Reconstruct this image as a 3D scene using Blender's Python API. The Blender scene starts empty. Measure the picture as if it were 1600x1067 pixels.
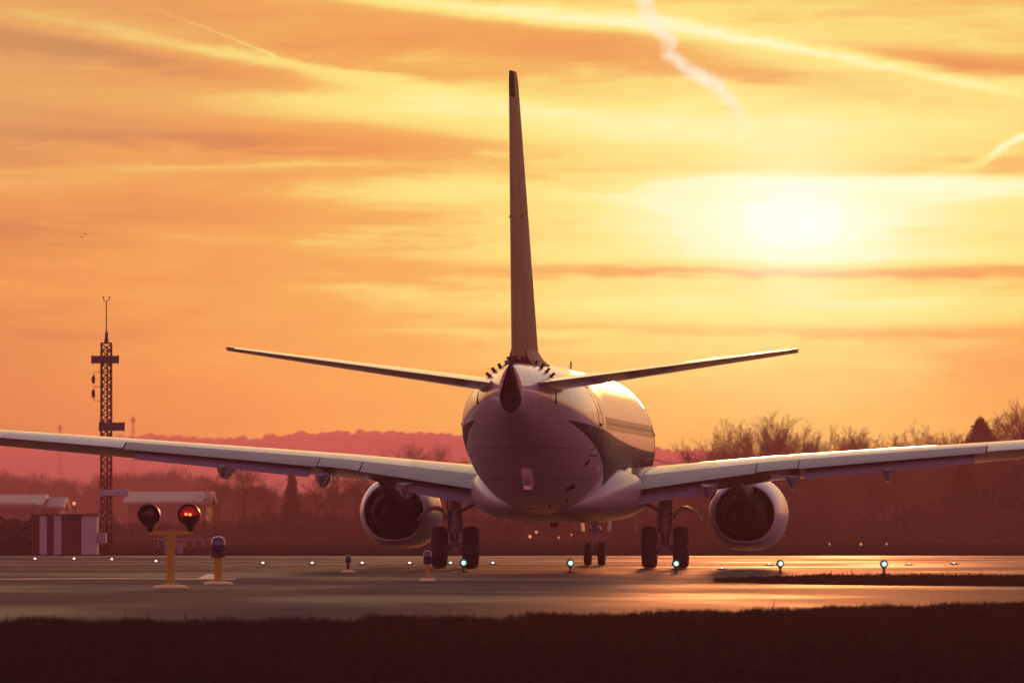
import bpy, math, random
import numpy as np
from mathutils import Vector, Matrix
random.seed(7); RNG = np.random.default_rng(7)
R = math.radians
SC = bpy.context.scene
COL = SC.collection
F = 14080.0          # focal length in photo pixels
HC = 1.2             # camera height
HY = 818.0           # horizon row in the photo

def P(px, py, d):    # a photo pixel at distance d -> world point
    return Vector(((px-800.0)*d/F, d, HC+(HY-py)*d/F))
def GD(py): return F*HC/(py-HY)          # distance of a ground point
def G(px, py, z=0.0):
    d = GD(py); return Vector(((px-800.0)*d/F, d, z))
def s2l(c):
    c = c/255.0
    return c/12.92 if c <= .04045 else ((c+.055)/1.055)**2.4
def hexc(h, k=1.0):
    h = h.lstrip('#')
    return tuple(s2l(int(h[i:i+2], 16))*k for i in (0, 2, 4)) + (1.0,)

# ---------------------------------------------------------------- camera
cam_d = bpy.data.cameras.new('camera'); cam = bpy.data.objects.new('camera', cam_d); COL.objects.link(cam)
cam.location = (0, 0, HC)
cam.rotation_euler = (math.pi/2 + math.atan((HY-533.5)/F), 0, 0)
cam_d.sensor_width = 36; cam_d.lens = F/1600*36
cam_d.clip_start = .5; cam_d.clip_end = 30000
cam_d.dof.use_dof = True; cam_d.dof.focus_distance = 232; cam_d.dof.aperture_fstop = 4.6
SC.camera = cam

# ---------------------------------------------------------------- sun and exposure
SUN_AZ = math.atan((1240-800)/F); SUN_EL = math.atan((HY-345)/F)
sun_d = bpy.data.lights.new('sun', 'SUN'); sun = bpy.data.objects.new('sun', sun_d); COL.objects.link(sun)
sun_d.energy = 1.9; sun_d.angle = R(1.6); sun_d.color = (1.0, .30, .09)
sun_dir = Vector((math.sin(SUN_AZ)*math.cos(SUN_EL), math.cos(SUN_AZ)*math.cos(SUN_EL), math.sin(SUN_EL)))
sun.rotation_euler = sun_dir.to_track_quat('Z', 'Y').to_euler()
SC.view_settings.view_transform = 'Standard'; SC.view_settings.look = 'None'
SC.view_settings.exposure = 0; SC.view_settings.gamma = 1
SC.cycles.use_denoising = True
SC.cycles.volume_max_steps = 24
SC.cycles.volume_bounces = 0
SC.cycles.max_bounces = 6
SC.cycles.sample_clamp_indirect = 6
SC.cycles.transparent_max_bounces = 8

# ---------------------------------------------------------------- node helper
class S:
    """a scalar socket with arithmetic"""
    t = None
    def __init__(s, v): s.v = v
    @staticmethod
    def m(op, *a, clamp=False):
        n = S.t.nodes.new('ShaderNodeMath'); n.operation = op; n.use_clamp = clamp
        for i, x in enumerate(a):
            if isinstance(x, S): S.t.links.new(x.v, n.inputs[i])
            else: n.inputs[i].default_value = x
        return S(n.outputs[0])
    def __add__(s, o): return S.m('ADD', s, o)
    __radd__ = __add__
    def __sub__(s, o): return S.m('SUBTRACT', s, o)
    def __rsub__(s, o): return S.m('SUBTRACT', o, s)
    def __mul__(s, o): return S.m('MULTIPLY', s, o)
    __rmul__ = __mul__
    def __truediv__(s, o): return S.m('DIVIDE', s, o)
def smooth(x, a, b):
    n = S.t.nodes.new('ShaderNodeMapRange'); n.interpolation_type = 'SMOOTHSTEP'
    S.t.links.new(x.v, n.inputs[0]); n.inputs[1].default_value = a; n.inputs[2].default_value = b
    return S(n.outputs[0])
def ramp(x, stops, interp='LINEAR'):
    n = S.t.nodes.new('ShaderNodeValToRGB'); n.color_ramp.interpolation = interp
    cr = n.color_ramp
    while len(cr.elements) < len(stops): cr.elements.new(.5)
    for e, (p, c) in zip(cr.elements, stops): e.position = p; e.color = c
    S.t.links.new(x.v, n.inputs[0]); return n.outputs[0]
def comb(x, y, z=0.0):
    n = S.t.nodes.new('ShaderNodeCombineXYZ')
    for i, q in enumerate((x, y, z)):
        if isinstance(q, S): S.t.links.new(q.v, n.inputs[i])
        else: n.inputs[i].default_value = q
    return n.outputs[0]
def noise(vec, scale=1, detail=4, rough=.55, dist=0.0, lac=2.0):
    n = S.t.nodes.new('ShaderNodeTexNoise'); n.inputs['Scale'].default_value = scale
    n.inputs['Detail'].default_value = detail; n.inputs['Roughness'].default_value = rough
    n.inputs['Distortion'].default_value = dist
    S.t.links.new(vec, n.inputs['Vector']); return S(n.outputs[0])
def mixc(f, a, b, mode='MIX'):
    n = S.t.nodes.new('ShaderNodeMix'); n.data_type = 'RGBA'; n.blend_type = mode
    for q, i in ((f, 0), (a, 6), (b, 7)):
        if isinstance(q, S): S.t.links.new(q.v, n.inputs[i])
        elif isinstance(q, bpy.types.NodeSocket): S.t.links.new(q, n.inputs[i])
        else: n.inputs[i].default_value = q
    return n.outputs[2]

# ---------------------------------------------------------------- world: sunset sky
W = bpy.data.worlds.new('World'); SC.world = W; W.use_nodes = True
nt = W.node_tree; S.t = nt
bg = nt.nodes['Background']
sky = nt.nodes.new('ShaderNodeTexSky'); sky.sky_type = 'NISHITA'; sky.sun_disc = False
sky.sun_elevation = SUN_EL; sky.sun_rotation = SUN_AZ
tc = nt.nodes.new('ShaderNodeTexCoord')
sx = nt.nodes.new('ShaderNodeSeparateXYZ'); nt.links.new(tc.outputs['Generated'], sx.inputs[0])
dx, dy, dz = (S(o) for o in sx.outputs)
az = S.m('ARCTAN2', dx, dy); el = S.m('ARCSINE', dz)
# sky coordinates in units of 1/14080 rad east of the view axis and above the horizon (origin placed so numbers are handy)
U = az*F + 800.0
V = HY - el*F
n1 = noise(comb(U*(1/520.), V*(1/70.), 3.1), 1, 5, .55, .6)
n2 = noise(comb(U*(1/170.), V*(1/26.), 7.7), 1, 5, .6, .8)
n3 = noise(comb(U*(1/60.), V*(1/45.), 1.7), 1, 3, .6, .5)
wv = V + (n2-.5)*30 + (n1-.5)*24 + (n3-.5)*6
wu = U + (n1-.5)*160
def blob(cx, cy, L, H, ang, amp):
    c, s = math.cos(R(ang)), math.sin(R(ang))     # ang: positive = falls to the right
    a = (wu-cx)*c + (wv-cy)*s
    b = (wv-cy)*c - (wu-cx)*s
    q = S.m('POWER', a*(1/L), 2.0) + S.m('POWER', b*(1/H), 2.0)
    return S.m('EXPONENT', q*-1.0)*(amp*(1.25 if abs(amp) < .25 else 1))
ru = (U-1240)*(1/1.25); rv = (V-345)
rr = S.m('SQRT', ru*ru + rv*rv)
T = S.m('EXPONENT', rr*(-1/560.))*.64 + .19
T = T - smooth(V, 380, 760)*.10                      # redder towards the horizon
T = T - smooth(U, 750, -300)*.125
T = T + (n1-.5)*.42*smooth(V, 760, 420) + (n2-.5)*.20*smooth(V, 700, 420) + (n3-.5)*.05
for b in [ # cloud streaks  (centre, half length, half height, tilt, strength)
    (110, 72, 260, 22, 9, -.20), (330, 82, 330, 16, 11, .15), (560, 120, 300, 12, 9, .12), (60, 30, 200, 22, 8, .12),
    (560, 62, 230, 22, 2, -.07), (330, 20, 200, 16, 3, -.04), (690, 8, 260, 14, 7, .22), (640, 85, 80, 12, -4, .09),
    (480, 160, 400, 26, 2, .10), (420, 222, 420, 20, 1, -.14), (120, 212, 200, 10, 1, -.08), (240, 262, 420, 9, -2, .14),
    (300, 345, 420, 26, -1, -.09), (640, 165, 200, 26, 4, .10), (140, 236, 150, 8, 2, .07), (60, 290, 180, 10, -5, .10),
    (700, 300, 190, 26, -3, .10), (430, 382, 230, 9, 3, .05), (780, 390, 220, 9, -2, .05), (620, 460, 260, 14, 4, .04),
    (960, 85, 260, 26, 6, -.17), (920, 60, 200, 16, 4, -.05), (1150, 60, 330, 12, 9, .17), (1420, 112, 260, 10, 11, .26), (1000, 40, 200, 10, 5, .12),
    (900, 20, 260, 12, 4, .16), (1250, 125, 200, 20, 8, -.06), (1500, 100, 190, 17, 6, -.24), (1140, 32, 160, 7, 2, -.07),
    (980, 210, 300, 30, 2, .13), (900, 290, 260, 12, 2, -.05), (1280, 262, 330, 7, 0, -.10), (1480, 250, 240, 10, 1, -.10),
    (1330, 292, 330, 11, 0, .10), (1380, 305, 330, 16, 0, .10),
    (1180, 300, 300, 26, 2, .05), (1290, 396, 260, 10, 0, .09), (1200, 350, 330, 60, 0, .10), (1500, 360, 200, 8, 2, -.05),
    (1330, 425, 420, 10, 0, -.22), (960, 425, 220, 12, 0, -.12), (1240, 480, 420, 22, 1, .10), (1260, 340, 430, 60, 0, .10), (1420, 200, 300, 34, 3, .08), (1560, 440, 160, 20, 0, -.10),
    (1050, 515, 300, 10, 1, -.06), (1330, 515, 300, 10, 0, -.08), (860, 370, 160, 12, 0, -.06), (1580, 580, 160, 60, 0, -.08)]:
    T = T + blob(*b)
# hard edges of the cloud deck just above and below the sun
edge = smooth(V + (n2-.5)*8, 272, 280)*smooth(V, 330, 284)*smooth(U, 1150, 1400)*.11 + \
       smooth(V + (n2-.5)*6, 416, 409)*smooth(V, 370, 405)*smooth(U, 1100, 1300)*.05
T = T + edge
def seg(pts, width, amp, wob):
    best = None
    uu = U + (n3-.5)*wob + (n2-.5)*wob*.6; vv = V + (n3-.5)*wob*.7
    for (ax, ay), (bx, by) in zip(pts[:-1], pts[1:]):
        ex, ey = bx-ax, by-ay; L2 = ex*ex+ey*ey
        h = S.m('ADD', ((uu-ax)*ex + (vv-ay)*ey)*(1/L2), 0.0, clamp=True)
        px = (uu-ax) - h*ex; py = (vv-ay) - h*ey
        dd = S.m('SQRT', px*px+py*py)
        best = dd if best is None else S.m('MINIMUM', best, dd)
    return smooth(best*(.45+n3*1.1), width, width*.1)*amp
trail = seg([(985, -60), (1008, 20), (1042, 60), (1048, 88), (1080, 112), (1120, 132), (1150, 165), (1172, 205)], 19, 1.0, 44)
n5 = noise(comb(U*(1/22.), V*(1/22.), 2.2), 1, 4, .65, .6)
trail = S.m('MULTIPLY', trail, smooth(n5*.7+n2*.3, .32, .60)*.75+.3)*smooth(V, 225, 130)
trail2 = seg([(1460, 284), (1540, 250), (1600, 212), (1700, 170)], 9, .3, 16)*smooth(U, 1475, 1570) + seg([(240, 16), (330, 48), (430, 88)], 4, .14, 2)
T = T + trail2
n4 = noise(comb(U*(1/330.), V*(1/13.), 4.4), 1, 4, .6, .5)
T = T + (n4-.5)*.13*smooth(V, 640, 420)
T = S.m('MINIMUM', S.m('MAXIMUM', T, 0.0), .88)
front = ramp(T, [(0.0, hexc('#c47c4c')), (.13, hexc('#d98c56')), (.27, hexc('#ea9f58')), (.42, hexc("#eeb05f")),
                 (.56, hexc('#f6d97a')), (.72, hexc('#fae88a')), (.86, hexc('#fbf3b0')), (1.0, hexc('#fffdf0', 1.15))])
gx = (wu*.35+U*.65-1240)*(1/84.); gy = (wv*.5+V*.5-345)*(1/54.)
core = S.m('EXPONENT', S.m('POWER', gx*gx+gy*gy, .8)*-1.0)
hx_ = (U-1270)*(1/260.); hy_ = (wv-346)*(1/26.)
wing_glow = S.m('EXPONENT', (hx_*hx_+hy_*hy_)*-1.0)
hb_ = (U-1400)*(1/260.); hd_ = (wv-290)*(1/13.)
band_glow = S.m('EXPONENT', (hb_*hb_+hd_*hd_)*-1.0)
halo = S.m('EXPONENT', rr*(-1/110.))
glow = core*1.05 + wing_glow*.26*smooth(n4, .30, .60) + band_glow*.32 + halo*.30
front = mixc(S.m('MINIMUM', glow, 1.0), front, hexc('#fffbe6', 1.12))
front = mixc(trail*.8, front, hexc('#fff0d2'))
front = mixc(smooth(U, 600, 0)*smooth(V, 420, 100)*.35, front, hexc('#d8b478'))
# the sky above the frame: pale cream, then grey-teal, then dusk blue; dimmer and pink-violet behind the camera
eld = el*(180/math.pi)
up = ramp(eld*(1/90.), [(0.0, hexc('#f0b070')), (.06, hexc('#f2d9a0')), (.14, hexc('#d6d6c0')), (.22, hexc('#b4beba')), (.36, hexc('#8f9ea8')),
                        (.6, hexc('#707f90')), (1.0, hexc('#5f6f84'))])
side = dx*math.sin(SUN_AZ) + dy*math.cos(SUN_AZ)
back = ramp(eld*(1/90.), [(0.0, hexc('#94607a')), (.12, hexc('#b87c92')), (.3, hexc('#8a7090')), (1.0, hexc('#5f6f84'))])
far = mixc(smooth(side, .75, -.35), up, back)
far = mixc(.12, far, sky.outputs[0])
far = mixc(1.0, far, ramp(side*.5+.5, [(0.0, (1.9, .74, 1.05, 1)), (.42, (1.0, .50, .66, 1)), (.86, (.68, .46, .52, 1)), (1.0, (.95, .90, .80, 1))]), 'MULTIPLY')
# the low sky is seen through the ground haze, which dims it: give the sky beyond it the matching strength
HZ_DENS = .000165
el_c = S.m('MAXIMUM', el, .004)
Lp = S.m('MINIMUM', S.m('DIVIDE', 69.0, el_c), 5000.0)
Tr = S.m('EXPONENT', Lp*(-HZ_DENS))
sc = nt.nodes.new('ShaderNodeVectorMath'); sc.operation = 'MULTIPLY_ADD'
nt.links.new(front, sc.inputs[0]); inv = S.m('DIVIDE', 1.0, Tr)
nt.links.new(comb(inv, inv, inv), sc.inputs[1]); k_ = (inv-1.0)*-1.0
nt.links.new(comb(k_*.98, k_*.23, k_*.15), sc.inputs[2])
front = sc.outputs[0]
inwin = smooth(V, -420, 0)*smooth(S.m('ABSOLUTE', az), .55, .12)
skyc = mixc(inwin, far, front)
skyc = mixc(smooth(el, -.001, -.02), skyc, hexc('#3a2024'))
nt.links.new(skyc, bg.inputs[0]); bg.inputs[1].default_value = 1.0

# ---------------------------------------------------------------- materials
MATS = {}
def mat(name, col, rough=.6, metal=0.0, spec=.5, coat=0.0, var=0.0, vscale=8.0, bump=0.0, bscale=40.0, emit=None, es=1.0, tex=None):
    if name in MATS: return MATS[name]
    m = bpy.data.materials.new(name); m.use_nodes = True; t = m.node_tree; S.t = t
    b = t.nodes['Principled BSDF']
    b.inputs['Base Color'].default_value = tuple(col[:3])+(1,)
    b.inputs['Roughness'].default_value = rough; b.inputs['Metallic'].default_value = metal
    b.inputs['Specular IOR Level'].default_value = spec
    b.inputs['Coat Weight'].default_value = coat; b.inputs['Coat Roughness'].default_value = .06
    co = t.nodes.new('ShaderNodeTexCoord').outputs['Object']
    if var > 0:
        nz = noise(co, vscale, 5, .6)
        c = mixc(nz, tuple(x*(1-var) for x in col[:3])+(1,), tuple(min(1, x*(1+var)) for x in col[:3])+(1,))
        t.links.new(c, b.inputs['Base Color'])
        t.links.new((rough*(.85)+nz*(rough*.3)).v, b.inputs['Roughness'])
    if bump > 0:
        bn = t.nodes.new('ShaderNodeBump'); bn.inputs['Strength'].default_value = bump; bn.inputs['Distance'].default_value = .02
        t.links.new(noise(co, bscale, 4, .6).v, bn.inputs['Height']); t.links.new(bn.outputs[0], b.inputs['Normal'])
    if emit is not None:
        b.inputs['Emission Color'].default_value = tuple(emit[:3])+(1,); b.inputs['Emission Strength'].default_value = es
    if tex: tex(t, b, co)
    MATS[name] = m; return m
def sep(co):
    n = S.t.nodes.new('ShaderNodeSeparateXYZ'); S.t.links.new(co, n.inputs[0]); return [S(o) for o in n.outputs]

# aircraft coordinates (object space): x right, y forward from the tail end, z above ground
def tex_fuselage(t, b, co):
    x, y, z = sep(co)
    line = 3.24 + S.m('POWER', S.m('MAXIMUM', (34-y)*(1/30.), 0.0), 2.4)*.62
    aft = 4.0 + (3.9-z)*5.6
    navy = smooth(z-line, .012, -.012)*smooth(y-aft, -.02, .02)
    # pale pinstripe along the swept end of the dark belly
    strip = smooth(S.m('ABSOLUTE', y-aft+.10), .14, .09)*smooth(z-line, .05, 0)
    nz = noise(co, 3.0, 5, .6); nz2 = noise(comb(x*1.0, y*6.0, z*1.0), 1.0, 4, .7)
    c = mixc(nz, (.66, .65, .64, 1), (.80, .80, .79, 1))
    # dirt streaks trailing aft under the belly
    dirt = smooth(z, 3.0, 1.6)*smooth(nz2, .48, .72)
    c = mixc(dirt*.45, c, (.30, .26, .24, 1))
    c = mixc(navy, c, (.030, .016, .045, 1)); c = mixc(strip, c, (.78, .72, .55, 1))
    for ys in (2.1, 4.5, 7.0, 9.9, 13.0, 17.0, 22.0, 27.0, 31.5):      # skin joints
        c = mixc(smooth(S.m('ABSOLUTE', y-ys), .016, .008)*.75, c, (.12, .11, .11, 1))
    for zs_ in (2.25, 3.02, 4.62):                                  # lengthwise joints
        c = mixc(smooth(S.m('ABSOLUTE', z-zs_-(34-y)*.004), .012, .006)*.6, c, (.12, .11, .11, 1))
    soot = smooth(noise(comb(x*5.0, y*.5, z*1.2), 1.0, 5, .7), .50, .70)*smooth(y, 5.5, .8)*smooth(z, 5.1, 4.2)
    c = mixc(soot*.5, c, (.16, .13, .12, 1))
    blot = smooth(noise(co, 1.1, 6, .65), .52, .66); c = mixc(blot*.22, c, (.42, .38, .36, 1))
    t.links.new(c, b.inputs['Base Color'])
    t.links.new((.26 + nz*.14 + dirt*.2 + navy*.12).v, b.inputs['Roughness'])
    t.links.new((.5 - navy*.5).v, b.inputs['Coat Weight']); t.links.new((.5 - navy*.38).v, b.inputs['Specular IOR Level'])
white = mat('white_paint', (.76, .76, .75), .34, coat=.2, var=.06, vscale=2.0)
fusem = mat('fuselage_paint', (.76, .76, .75), .32, coat=.12, tex=tex_fuselage)
def tex_wing(t, b, co):
    x, y, z = sep(co); ax = S.m('ABSOLUTE', x)
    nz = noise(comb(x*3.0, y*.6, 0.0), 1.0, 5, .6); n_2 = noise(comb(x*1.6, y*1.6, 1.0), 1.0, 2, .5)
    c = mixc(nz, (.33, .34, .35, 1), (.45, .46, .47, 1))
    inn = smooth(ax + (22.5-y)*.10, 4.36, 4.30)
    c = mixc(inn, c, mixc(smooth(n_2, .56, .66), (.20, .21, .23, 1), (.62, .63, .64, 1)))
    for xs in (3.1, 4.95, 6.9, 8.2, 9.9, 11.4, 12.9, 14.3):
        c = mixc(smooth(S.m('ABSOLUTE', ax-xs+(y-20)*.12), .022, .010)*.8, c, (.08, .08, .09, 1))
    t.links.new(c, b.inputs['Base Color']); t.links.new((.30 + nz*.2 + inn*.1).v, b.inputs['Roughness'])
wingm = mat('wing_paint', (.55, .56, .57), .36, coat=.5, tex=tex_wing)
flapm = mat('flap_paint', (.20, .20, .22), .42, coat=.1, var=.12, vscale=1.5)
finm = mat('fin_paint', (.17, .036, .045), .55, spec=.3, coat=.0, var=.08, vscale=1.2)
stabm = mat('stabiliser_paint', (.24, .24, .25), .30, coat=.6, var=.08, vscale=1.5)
greyp = mat('grey_white_paint', (.52, .51, .50), .38, coat=.15, var=.14, vscale=1.3)
fairm = mat('fairing_grey', (.26, .26, .28), .36, coat=.3, var=.1)
dark = mat('dark_metal', (.010, .008, .009), .8, spec=.1, var=.2)
hot = mat('exhaust_metal', (.012, .008, .009), .8, spec=.1, var=.25, vscale=6)
bare = mat('bare_metal', (.55, .54, .53), .28, metal=.9, var=.1)
rubber = mat('rubber', (.022, .021, .022), .75, var=.2, vscale=20, bump=.3, bscale=60)
gearm = mat('gear_paint', (.30, .30, .31), .45, var=.2, vscale=6)
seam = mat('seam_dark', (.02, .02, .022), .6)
glass = mat('window_glass', (.03, .03, .035), .12, coat=.3)
beacon = mat('beacon_red', (.35, .02, .02), .25)

# ---------------------------------------------------------------- mesh builder
class MB:
    def __init__(s): s.v = []; s.f = []
    def add(s, vs, fs):
        o = len(s.v); s.v += [tuple(v) for v in vs]; s.f += [tuple(i+o for i in f) for f in fs]; return s
    def box(s, c, d, rot=None):
        c = Vector(c); q = []
        for dz_ in (-.5, .5):
            for (a, b_) in ((-.5, -.5), (.5, -.5), (.5, .5), (-.5, .5)):
                p = Vector((a*d[0], b_*d[1], dz_*d[2]))
                if rot is not None: p = rot @ p
                q.append(c+p)
        return s.add(q, [(0, 3, 2, 1), (4, 5, 6, 7), (0, 1, 5, 4), (1, 2, 6, 5), (2, 3, 7, 6), (3, 0, 4, 7)])
    def tube(s, pts, rad, n=10, caps=True):
        pts = [Vector(p) for p in pts]
        if not isinstance(rad, (list, tuple)): rad = [rad]*len(pts)
        rings = []; up_ = Vector((0, 0, 1))
        for i, p in enumerate(pts):
            d = (pts[min(i+1, len(pts)-1)]-pts[max(i-1, 0)]).normalized()
            a = d.cross(up_)
            if a.length < .05: a = d.cross(Vector((1, 0, 0)))
            a.normalize(); b_ = a.cross(d).normalized()
            rings.append([p + (a*math.cos(k*math.tau/n)+b_*math.sin(k*math.tau/n))*rad[i] for k in range(n)])
        return s.loft(rings, caps)
    def loft(s, rings, caps=True):
        n = len(rings[0]); vs = [p for r in rings for p in r]; fs = []
        for i in range(len(rings)-1):
            for k in range(n):
                k2 = (k+1) % n
                fs.append((i*n+k, i*n+k2, (i+1)*n+k2, (i+1)*n+k))
        if caps:
            fs.append(tuple(range(n-1, -1, -1))); fs.append(tuple((len(rings)-1)*n+k for k in range(n)))
        return s.add(vs, fs)
    def lathe(s, prof, origin, axis='Z', n=32, caps=False, sq=None):
        """prof: list of (radius, along)"""
        rings = []
        for r, a in prof:
            ring = []
            for k in range(n):
                c, q = math.cos(k*math.tau/n)*r, math.sin(k*math.tau/n)*r
                if sq: c, q = sq(c, q, r)
                if axis == 'Z': p = (c, q, a)
                elif axis == 'Y': p = (c, a, q)
                else: p = (a, c, q)
                ring.append(Vector(origin)+Vector(p))
            rings.append(ring)
        return s.loft(rings, caps)
    def build(s, name, m, parent=None, smooth_=True, ang=35, fn=None):
        me = bpy.data.meshes.new(name)
        vs = [fn(Vector(v)) for v in s.v] if fn else s.v
        me.from_pydata([tuple(v) for v in vs], [], s.f); me.validate(); me.update()
        import bmesh
        bm = bmesh.new(); bm.from_mesh(me); bmesh.ops.recalc_face_normals(bm, faces=bm.faces)
        bm.to_mesh(me); bm.free()
        me.materials.append(m)
        if smooth_:
            me.shade_smooth()
            try: me.set_sharp_from_angle(angle=R(ang))
            except Exception: pass
        o = bpy.data.objects.new(name, me); COL.objects.link(o)
        if parent is not None: o.parent = parent
        return o
def np_mesh(name, verts, faces, m, parent=None):
    """fast mesh from arrays, faces all of one size"""
    me = bpy.data.meshes.new(name); nv = len(verts); nf, k = faces.shape
    me.vertices.add(nv); me.vertices.foreach_set('co', np.ascontiguousarray(verts, np.float32).ravel())
    me.loops.add(nf*k); me.loops.foreach_set('vertex_index', np.ascontiguousarray(faces, np.int32).ravel())
    me.polygons.add(nf); me.polygons.foreach_set('loop_start', np.arange(0, nf*k, k, dtype=np.int32))
    me.update(calc_edges=True); me.materials.append(m)
    o = bpy.data.objects.new(name, me); COL.objects.link(o)
    if parent is not None: o.parent = parent
    return o
def tag(o, label=None, cat=None, group=None, kind=None):
    if label: o['label'] = label
    if cat: o['category'] = cat
    if group: o['group'] = group
    if kind: o['kind'] = kind
    return o
def empty(name, loc, rz=0.0):
    o = bpy.data.objects.new(name, None); COL.objects.link(o); o.location = loc; o.rotation_euler = (0, 0, rz)
    o.empty_display_size = .2; return o
def copy_tree(o, parent=None):
    c = o.copy(); COL.objects.link(c)
    if parent is not None: c.parent = parent
    for ch in list(o.children): copy_tree(ch, c)
    return c

# ================================================================ ground and pavements
def tex_grass(t, b, co):
    n_1 = noise(co, .05, 5, .6); n_2 = noise(co, 1.3, 5, .7)
    c = mixc(n_1, (.022, .016, .012, 1), (.036, .026, .018, 1)); c = mixc(n_2*.6, c, (.03, .024, .014, 1))
    t.links.new(c, b.inputs['Base Color'])
grassm = mat('grass_ground', (.05, .045, .02), 1.0, spec=0, tex=tex_grass)
def sheet(name, pts, z, m, kind='structure'):
    me = bpy.data.meshes.new(name); me.from_pydata([(p[0], p[1], z) for p in pts], [], [tuple(range(len(pts)))]); me.update()
    me.materials.append(m); o = bpy.data.objects.new(name, me); COL.objects.link(o)
    if me.polygons[0].normal.z < 0: me.flip_normals()
    tag(o, kind=kind); return o
sheet('ground', [(-6000, -300), (6000, -300), (6000, 9000), (-6000, 9000)], 0, grassm)
def tex_asphalt(t, b, co):
    x, y, z = sep(co)
    n_1 = noise(comb(x*.05, y*.02, 0.0), 1.0, 5, .6); n_2 = noise(co, 3.0, 5, .7); n_p = noise(comb(x*.10, y*.045, 3.0), 1.0, 4, .55)
    c = mixc(n_2, (.044, .030, .036, 1), (.080, .055, .064, 1)); c = mixc(n_1*.5, c, (.090, .068, .070, 1))
    t.links.new(c, b.inputs['Base Color'])
    wet = smooth(n_p, .46, .60)
    band = noise(comb(x*.035, y*.30, 9.0), 1.0, 4, .6); c = mixc(smooth(band, .40, .62)*.45, c, (.030, .022, .026, 1))
    fr_ = S.m('FRACT', y*(1/7.5) + .13); jn = smooth(S.m('ABSOLUTE', fr_-.5), .006, .002); c = mixc(jn*.8, c, (.012, .009, .010, 1))
    fx = S.m('FRACT', x*(1/5.0)); jx = smooth(S.m('ABSOLUTE', fx-.5), .006, .002); c = mixc(jx*.6, c, (.015, .011, .012, 1))
    rub = smooth(noise(comb(x*2.2, y*.01, 5.0), 1.0, 3, .6), .60, .72); c = mixc(rub*.5, c, (.018, .014, .016, 1))
    t.links.new((.56 + n_1*.12 - wet*.14).v, b.inputs['Roughness'])
    bn = t.nodes.new('ShaderNodeBump'); bn.inputs['Strength'].default_value = .25; bn.inputs['Distance'].default_value = .01
    t.links.new(noise(co, 22, 4, .7).v, bn.inputs['Height']); t.links.new(bn.outputs[0], b.inputs['Normal'])
    df = t.nodes.new('ShaderNodeBsdfDiffuse'); t.links.new(c, df.inputs[0]); mx = t.nodes.new('ShaderNodeMixShader')
    t.links.new((.36 - wet*.28).v, mx.inputs[0]); t.links.new(b.outputs[0], mx.inputs[1]); t.links.new(df.outputs[0], mx.inputs[2])
    t.links.new(mx.outputs[0], t.nodes['Material Output'].inputs[0])
asph = mat('asphalt', (.055, .052, .052), .5, spec=.014, tex=tex_asphalt)
concm = mat('weathered_concrete', (.16, .15, .145), .6, var=.2, vscale=.4, bump=.2, bscale=12)
# near edge of the grass, following the photograph's far verge
edge_pts = [(-60, 100), (-25, 104), (-8, 106), (-3.0, 107.5), (-1.2, 110.5), (0, 112), (1.8, 117), (3.9, 122), (6.2, 128), (8, 133), (14, 137), (26, 142), (60, 152)]
apron = sheet('taxiway', edge_pts + [(60, 336), (-60, 339)], .004, asph)
paintw = mat('worn_white_paint', (.62, .60, .55), .55, var=.25, vscale=3)
painty = mat('worn_yellow_paint', (.68, .62, .36), .55, var=.3, vscale=2.5)
# runway surface beyond, slightly smoother, with its edge stripes
sheet('runway', [(-60, 262), (60, 262), (60, 330), (-60, 330)], .008, concm if False else asph)
for i, (d0, d1) in enumerate([(325, 327.2), (283, 284.2), (266, 267)]):
    sheet('edge_stripe', [(-60, d0), (60, d0), (60, d1), (-60, d1)], .012, paintw)
# dark joint between the two pavements
sheet('pavement_joint', [(-4.2, 169.2), (3, 168.6), (12, 167.5), (40, 164), (40, 163.2), (12, 166.4), (3, 167.8), (-4.2, 168.7)], .008, seam)
# painted taxi line on the left, crooked old paint
pts_a, pts_b = [], []
for i in range(40):
    x = -20 + i*.36
    w_ = .9 + .7*random.random()
    y0 = GD(904.5) + 1.6*math.sin(i*.45)*.6 + (4.0 if x > -6.6 else 0)*0
    pts_a.append((x, y0-w_)); pts_b.append((x, y0+w_))
sheet('taxi_line', pts_a + pts_b[::-1], .010, painty)
sheet('taxi_mark', [(G(316, 903).x, 196), (G(352, 903).x, 195), (G(358, 896).x, 212), (G(330, 896).x, 214)], .013, painty)

def blades(name, poly_fn, n, h0, h1, m, wide=.012):
    """grass blades as single triangles; poly_fn(k) gives k xy points"""
    xy = poly_fn(n); n = len(xy)
    a = RNG.uniform(0, math.tau, n); h = RNG.uniform(h0, h1, n)*(0.6+.6*RNG.random(n)+.35*np.sin(xy[:, 0]*4.1+xy[:, 1]*.7)*np.sin(xy[:, 0]*1.7-1)); h = np.where(RNG.random(n) < .004, h*2.1, h); h = np.maximum(h, .012); w = wide*RNG.uniform(.6, 1.5, n)
    lean = RNG.normal(0, .35, (n, 2))*h[:, None]
    v = np.zeros((n, 3, 3))
    v[:, 0, 0] = xy[:, 0]-np.cos(a)*w; v[:, 0, 1] = xy[:, 1]-np.sin(a)*w
    v[:, 1, 0] = xy[:, 0]+np.cos(a)*w; v[:, 1, 1] = xy[:, 1]+np.sin(a)*w
    v[:, 2, 0] = xy[:, 0]+lean[:, 0]; v[:, 2, 1] = xy[:, 1]+lean[:, 1]; v[:, 2, 2] = h
    return np_mesh(name, v.reshape(-1, 3), np.arange(3*n).reshape(-1, 3), m)
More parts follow.
